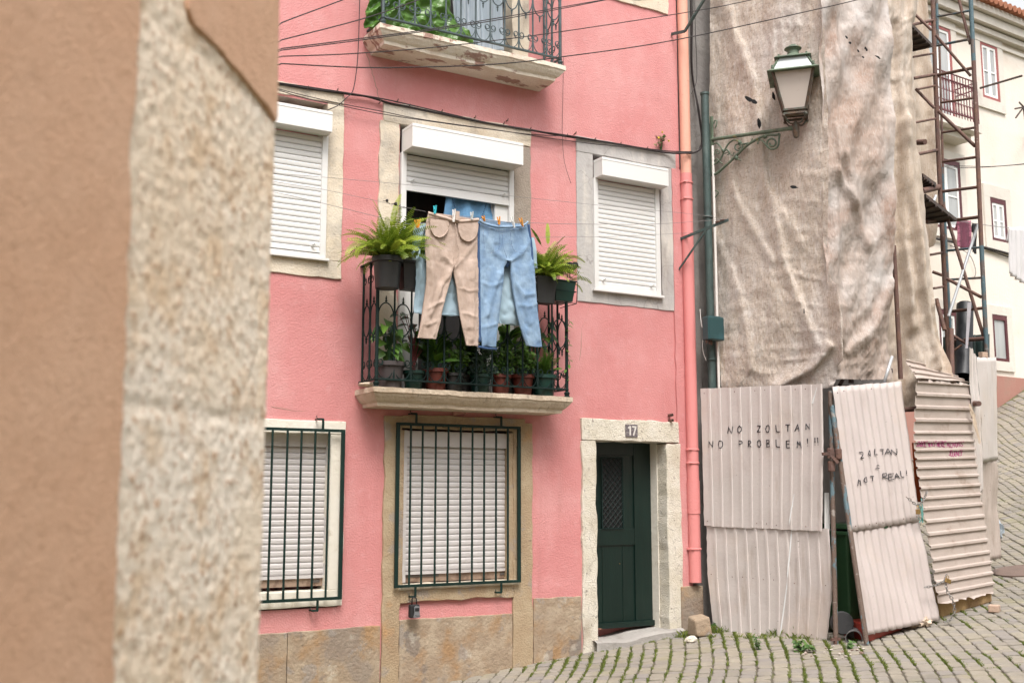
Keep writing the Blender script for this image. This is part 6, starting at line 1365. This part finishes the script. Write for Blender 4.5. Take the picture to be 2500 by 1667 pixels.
wire('wall_cable',[A(600,200,-.06),A(684,219,-.06),A(740,233,-.06),A(830,253,-.06),A(935,273,-.06),A(1030,292,-.06),A(1200,316,-.06),A(1290,328,-.06),A(1400,334,-.05)],.004,M['wire'],'upper one of two thin cables sagging over the balcony window surround','cable',8)
wire('wall_cable',[A(600,202,-.06),A(684,222,-.06),A(740,239,-.06),A(830,258,-.06),A(935,279,-.06),A(1100,304,-.06),A(1240,322,-.06),A(1330,336,-.06),A(1450,352,-.06),A(1560,362,-.06),A(1600,371,-.05)],.004,M['wire'],'lower one of two thin cables sagging over the balcony window surround','cable',8)
wire('hanging_cable',[A(879,-200,-.10),A(878,0,-.1),A(874,130,-.1),A(868,190,-.09),A(860,225,-.08),A(845,240,-.08),A(825,258,-.07),A(798,270,-.03)],.0045,M['wire'],'single black cable dropping down the wall left of the upper balcony','cable',8)
wire('hanging_cable',[A(1376,140,-.02),A(1374,250,-.02),A(1373,330,-.03),A(1378,395,-.03),A(1394,448,-.02)],.0022,M['wire'],'hair thin dark wire hanging from the upper balcony corner to the grey window','cable',6)
m=MB(); random.seed(4)
for (px,py) in ((752,216),(824,222),(928,251),(971,247),(1000,260),(1079,273),(1160,288),(1239,295),(1230,303),(1295,316),(1384,332),(1405,327),(1453,341),(1515,352),(1580,363),(838,236)):
    p=A(px,py,-.03); m.tube([(p.x,0,p.z),(p.x,-.045,p.z+.01)],.006,5); m.tube([(p.x-.008,-.045,p.z-.012),(p.x,-.045,p.z+.018)],.005,5)
m.build('cable_clip',M['rust'],H)
def ov(pts,t0,t1,r,label):
    x0=pts[0][0]; x1=pts[-1][0]; Q=[D(x,y,t0+(t1-t0)*(x-x0)/(x1-x0)) for x,y in pts]; wire('overhead_wire',[Vector((-.6,-7.1,Q[0].z+.35))]+Q+[A(x1+420,pts[-1][1]-260,-.02)],r,M['wire'],label,'overhead wire',10,'overhead wires crossing the street')
ov([(600,95),(688,56),(838,0),(1100,-98)],6.5,8.5,.0042,'highest short wire leaving the top left of the pink wall')
ov([(600,120),(688,98),(888,46),(1024,0),(1250,-80)],6.5,9,.0042,'second wire from the top, climbing in front of the upper balcony corner')
ov([(600,128),(688,119),(885,94),(1100,64),(1480,-1),(1700,-42)],6.5,9.5,.0040,'upper one of the close pair of wires crossing the upper railing')
ov([(600,133),(688,123),(885,98),(1100,68),(1310,33),(1482,0),(1700,-45)],6.5,9.4,.0040,'lower one of the close pair of wires crossing the upper railing')
ov([(600,139),(688,138),(870,131),(1100,112),(1370,78),(1700,27),(1838,0),(2100,-55)],6.5,10,.0042,'wire rising past the underside of the upper balcony towards the top of the pipe')
ov([(600,152),(688,156),(870,165),(1000,165),(1200,158),(1375,139),(1650,98),(2000,22),(2090,1),(2400,-75)],6.5,10.5,.0048,'lowest overhead wire, sagging below the upper balcony and passing above the lamp')
wire('neighbour_cable',[A(1690,-200,-.04),A(1692,0,-.05),A(1690,150,-.05),A(1698,230,-.05),A(1712,330,-.06),A(1709,360,-.08),A(1700,372,-.1)],.006,M['wire'],'dark cable running down the joint right of the orange pipe','cable',6)
wire('neighbour_cable',[A(1694,-200,-.06),A(1697,50,-.06),A(1701,150,-.06),A(1700,200,-.06),A(1688,230,-.05)],.004,M['wire'],'thinner cable beside the one in the joint right of the orange pipe','cable',6)
wire('neighbour_cable',[A(1709,755,-.12),A(1712,790,-.14),A(1717,810,-.15),A(1715,850,-.15),A(1724,880,-.2)],.004,M['whitepipe'],'short white loose wire left of the teal junction box','cable',6)
# key safe
KS=empty('key_safe',tuple(A(1012,1509,-.085)),'small black and grey combination key safe hanging from the window bars','key safe')
a,b=A(999,1508,-.1),A(1023,1474,-.1); ks=(a.x,b.x,a.z,b.z)
m=MB(); m.box(a.x,b.x,-.125,-.07,a.z,b.z); m.build('body',M['black'],KS,bevel=.012)
w_=b.x-a.x; h_=b.z-a.z; m=MB(); m.prism([(a.x+w_*.30,-.128,a.z+h_*.03),(b.x-w_*.02,-.128,a.z+h_*.03),(b.x-w_*.06,-.128,a.z+h_*.5),(b.x-w_*.06,-.128,a.z+h_*.85),(a.x+w_*.55,-.128,a.z+h_*.93),(a.x+w_*.36,-.128,a.z+h_*.8),(a.x+w_*.42,-.128,a.z+h_*.45)],(0,.003,0)); m.build('face_plate',M['lockgrey'],KS)
m=MB(); m.box(a.x+w_*.45,b.x-w_*.12,-.1315,-.1285,a.z+h_*.50,a.z+h_*.76); m.build('dial_window',M['black'],KS,bevel=.001)
m=MB(); m.tube([(a.x+w_*.28,-.098,b.z-.01),(a.x+w_*.28,-.098,b.z+.05),(a.x+w_*.4,-.098,b.z+.062),(a.x+w_*.62,-.098,b.z+.062),(a.x+w_*.74,-.098,b.z+.05),(a.x+w_*.74,-.098,b.z-.01)],.006,8); m.build('shackle',M['black'],KS,smooth=True)
cu=bpy.data.curves.new('lettering','FONT'); cu.body='Master'; cu.size=h_*.20; cu.shear=.3; tmp=bpy.data.objects.new('lettering',cu); COL.objects.link(tmp)
dg=bpy.context.evaluated_depsgraph_get(); me=bpy.data.meshes.new_from_object(tmp.evaluated_get(dg)); bpy.data.objects.remove(tmp); me.materials.clear(); me.materials.append(M['ink'])
o=bpy.data.objects.new('lettering',me); COL.objects.link(o); o.parent=KS; k_=OFF[KS.name]; o.location=(a.x+w_*.40-k_[0],-.1295-k_[1],a.z+h_*.10-k_[2]); o.rotation_euler=(pi/2,0,0)
# ============================================================ UPPER BALCONY CLOTHS
TP=MB(); random.seed(2)
def tp(u,v):
    r=lerp_rows([(905,1100,-60),(900,1095,0),(893,1120,50),(905,1150,80),(930,1158,92),(985,1152,106)],v); px=r[0]+(r[1]-r[0])*u; py=r[2]+ (u-.0)*v*8
    p=A(px,py,-.24); k=.07*math.sin(pi*u)**.5+.06*(1-2.2*abs(noise.noise(Vector((px*.022+py*.03,py*.008,1)))))+.035*(1-2.5*abs(noise.noise(Vector((px*.035-py*.05,py*.02+px*.01,5)))))+.012*(1-3*abs(noise.noise(Vector((px*.09+py*.06,py*.03,9)))))
    return (p.x,-.20-k*.75,max(p.z,5.935+.01*noise.noise(Vector((px*.1,0,0)))))
TP.grid(tp,90,90); o=TP.build('tarpaulin',M['tarp'],smooth=True,solid=.004); tag(o,'crumpled glossy green tarpaulin bundled behind the upper railing','tarpaulin')
m=MB()
def sf(u,v):
    px=1108+(1232-1108)*u+ (1-v)*-12; py=-80+v*(205); p=A(px,py,-.16); return (p.x,-.15-.035*sin(u*26+v*2)-.02*sin(u*9+v*3),max(p.z,5.94))
m.grid(sf,80,30); o=m.build('sheer_curtain',M['sheer'],smooth=True,solid=.003); tag(o,'pale blue-grey striped sheer cloth hanging behind the upper railing','curtain')
# weeds
def weed(px,py,label,n,h,sp,leafL,leafW,wall=False,cat='weed'):
    p=A(px,py,-.01) if wall else G(px,py); root=empty('weed',tuple(p),label,cat,'weeds'); m=MB(); s_=MB()
    for k in range(n):
        a=U(0,2*pi); e=p+Vector((cos(a)*U(0,sp),-abs(sin(a))*U(0,sp) if wall else sin(a)*U(0,sp),h*U(.25,1.))); s_.tube(smooth_path([p+Vector((U(-.02,.02),U(-.02,0),0)),(p+e)/2+Vector((U(-.02,.02),0,.01)),e],3),.0022,4)
        for q in range(5): m.av=max(.001,U(.0,.8)); leafshape(m,e+Vector((U(-.02,.02),U(-.02,.02),U(-.03,.01))),(U(-1,1),U(-1,.4),U(-.3,.6)),(0,-.6,1),leafL*U(.7,1.2),leafW*U(.7,1.2),5,True,.15)
    m.av=0; m.build('foliage',M['weed'],root); s_.build('stem',M['weed'],root); return root
random.seed(77)
weed(1730,1515,'leafy weed growing at the left foot of the wide hoarding panel',12,.13,.10,.055,.026); weed(1738,1540,'small nettle-like weed low beside the loose squared stone',8,.09,.06,.045,.022); weed(1955,1590,'low leafy weed clump in front of the right half of the wide panel',16,.11,.11,.045,.020)
weed(1850,1585,'weed tuft in front of the middle of the wide hoarding panel',9,.12,.07,.035,.010); weed(2072,1585,'tiny weed sprouting beside the grey tin',6,.06,.05,.04,.018); weed(1700,1512,'weed on the stained plinth just below the pink pipe',8,.07,.06,.05,.022)
w=weed(1612,372,'small flowering weed rooted in the wall above the right corner of the grey window',10,.20,.09,.035,.013,True)
m=MB(); 
for (px,py) in ((1633,344),(1617,323),(1608,337)): m.blob(A(px,py,-.06),.012,px,.3,7,5)
m.build('flower',mat('yellow_flower',(.6,.42,.05),rough=.6),w)
OH=empty('unseen_sky_blocker_house',(4,-12,0),'unseen cream house added behind the viewer to close off part of the sky','house')  # unseen house, added to cut low sky light and shade the street
m=MB(); m.box(-9,22,-20,-14.2,-1,9.); m.build('wall',M['cream'],OH)
for k in range(6):
    for zz in (1.2,4.6): m=MB(); m.box(-6+k*4.4,-4.9+k*4.4,-14.2,-14.15,zz,zz+1.7); m.build('window',M['pane'],OH)
m=MB(); m.box(-9.3,22.3,-20.3,-13.8,9.,9.2); m.build('roof',M['tile'],OH)
# ============================================================ LIGHT, SKY, CAMERA
SUN_EL=radians(58); az=math.atan2(-.35,-1.)
wd=bpy.data.worlds.new('World'); scene.world=wd; wd.use_nodes=True; nt=wd.node_tree; bg=nt.nodes['Background']
sk=nt.nodes.new('ShaderNodeTexSky'); sk.sky_type='NISHITA'; sk.sun_disc=False; sk.sun_elevation=SUN_EL; sk.sun_rotation=az; sk.dust_density=4; sk.air_density=1.2
hs=nt.nodes.new('ShaderNodeHueSaturation'); hs.inputs['Saturation'].default_value=.10; nt.links.new(sk.outputs[0],hs.inputs['Color']); nt.links.new(hs.outputs[0],bg.inputs[0]); bg.inputs[1].default_value=.15
sd=bpy.data.lights.new('sun','SUN'); sd.energy=1.45; sd.angle=radians(22); sd.color=(1.,.93,.86); so=bpy.data.objects.new('sun',sd); COL.objects.link(so)
dv=Vector((sin(az)*cos(SUN_EL),cos(az)*cos(SUN_EL),sin(SUN_EL))); so.rotation_euler=dv.to_track_quat('Z','Y').to_euler(); so.location=(0,-12,14)
cd=bpy.data.cameras.new('camera'); cd.lens=36*F/2500; cd.sensor_width=36; cd.sensor_fit='HORIZONTAL'; cd.clip_start=.05; cd.clip_end=500
cd.dof.use_dof=True; cd.dof.focus_distance=10.9; cd.dof.aperture_fstop=3.4
co=bpy.data.objects.new('camera',cd); COL.objects.link(co); co.location=(0,CY,CZ)
co.rotation_euler=(pi/2+pitch,0,-(pi/2-th)); scene.camera=co
scene.view_settings.view_transform='Standard'; scene.view_settings.look='None'; scene.view_settings.exposure=EXPO; scene.view_settings.gamma=1
scene.render.engine='CYCLES'
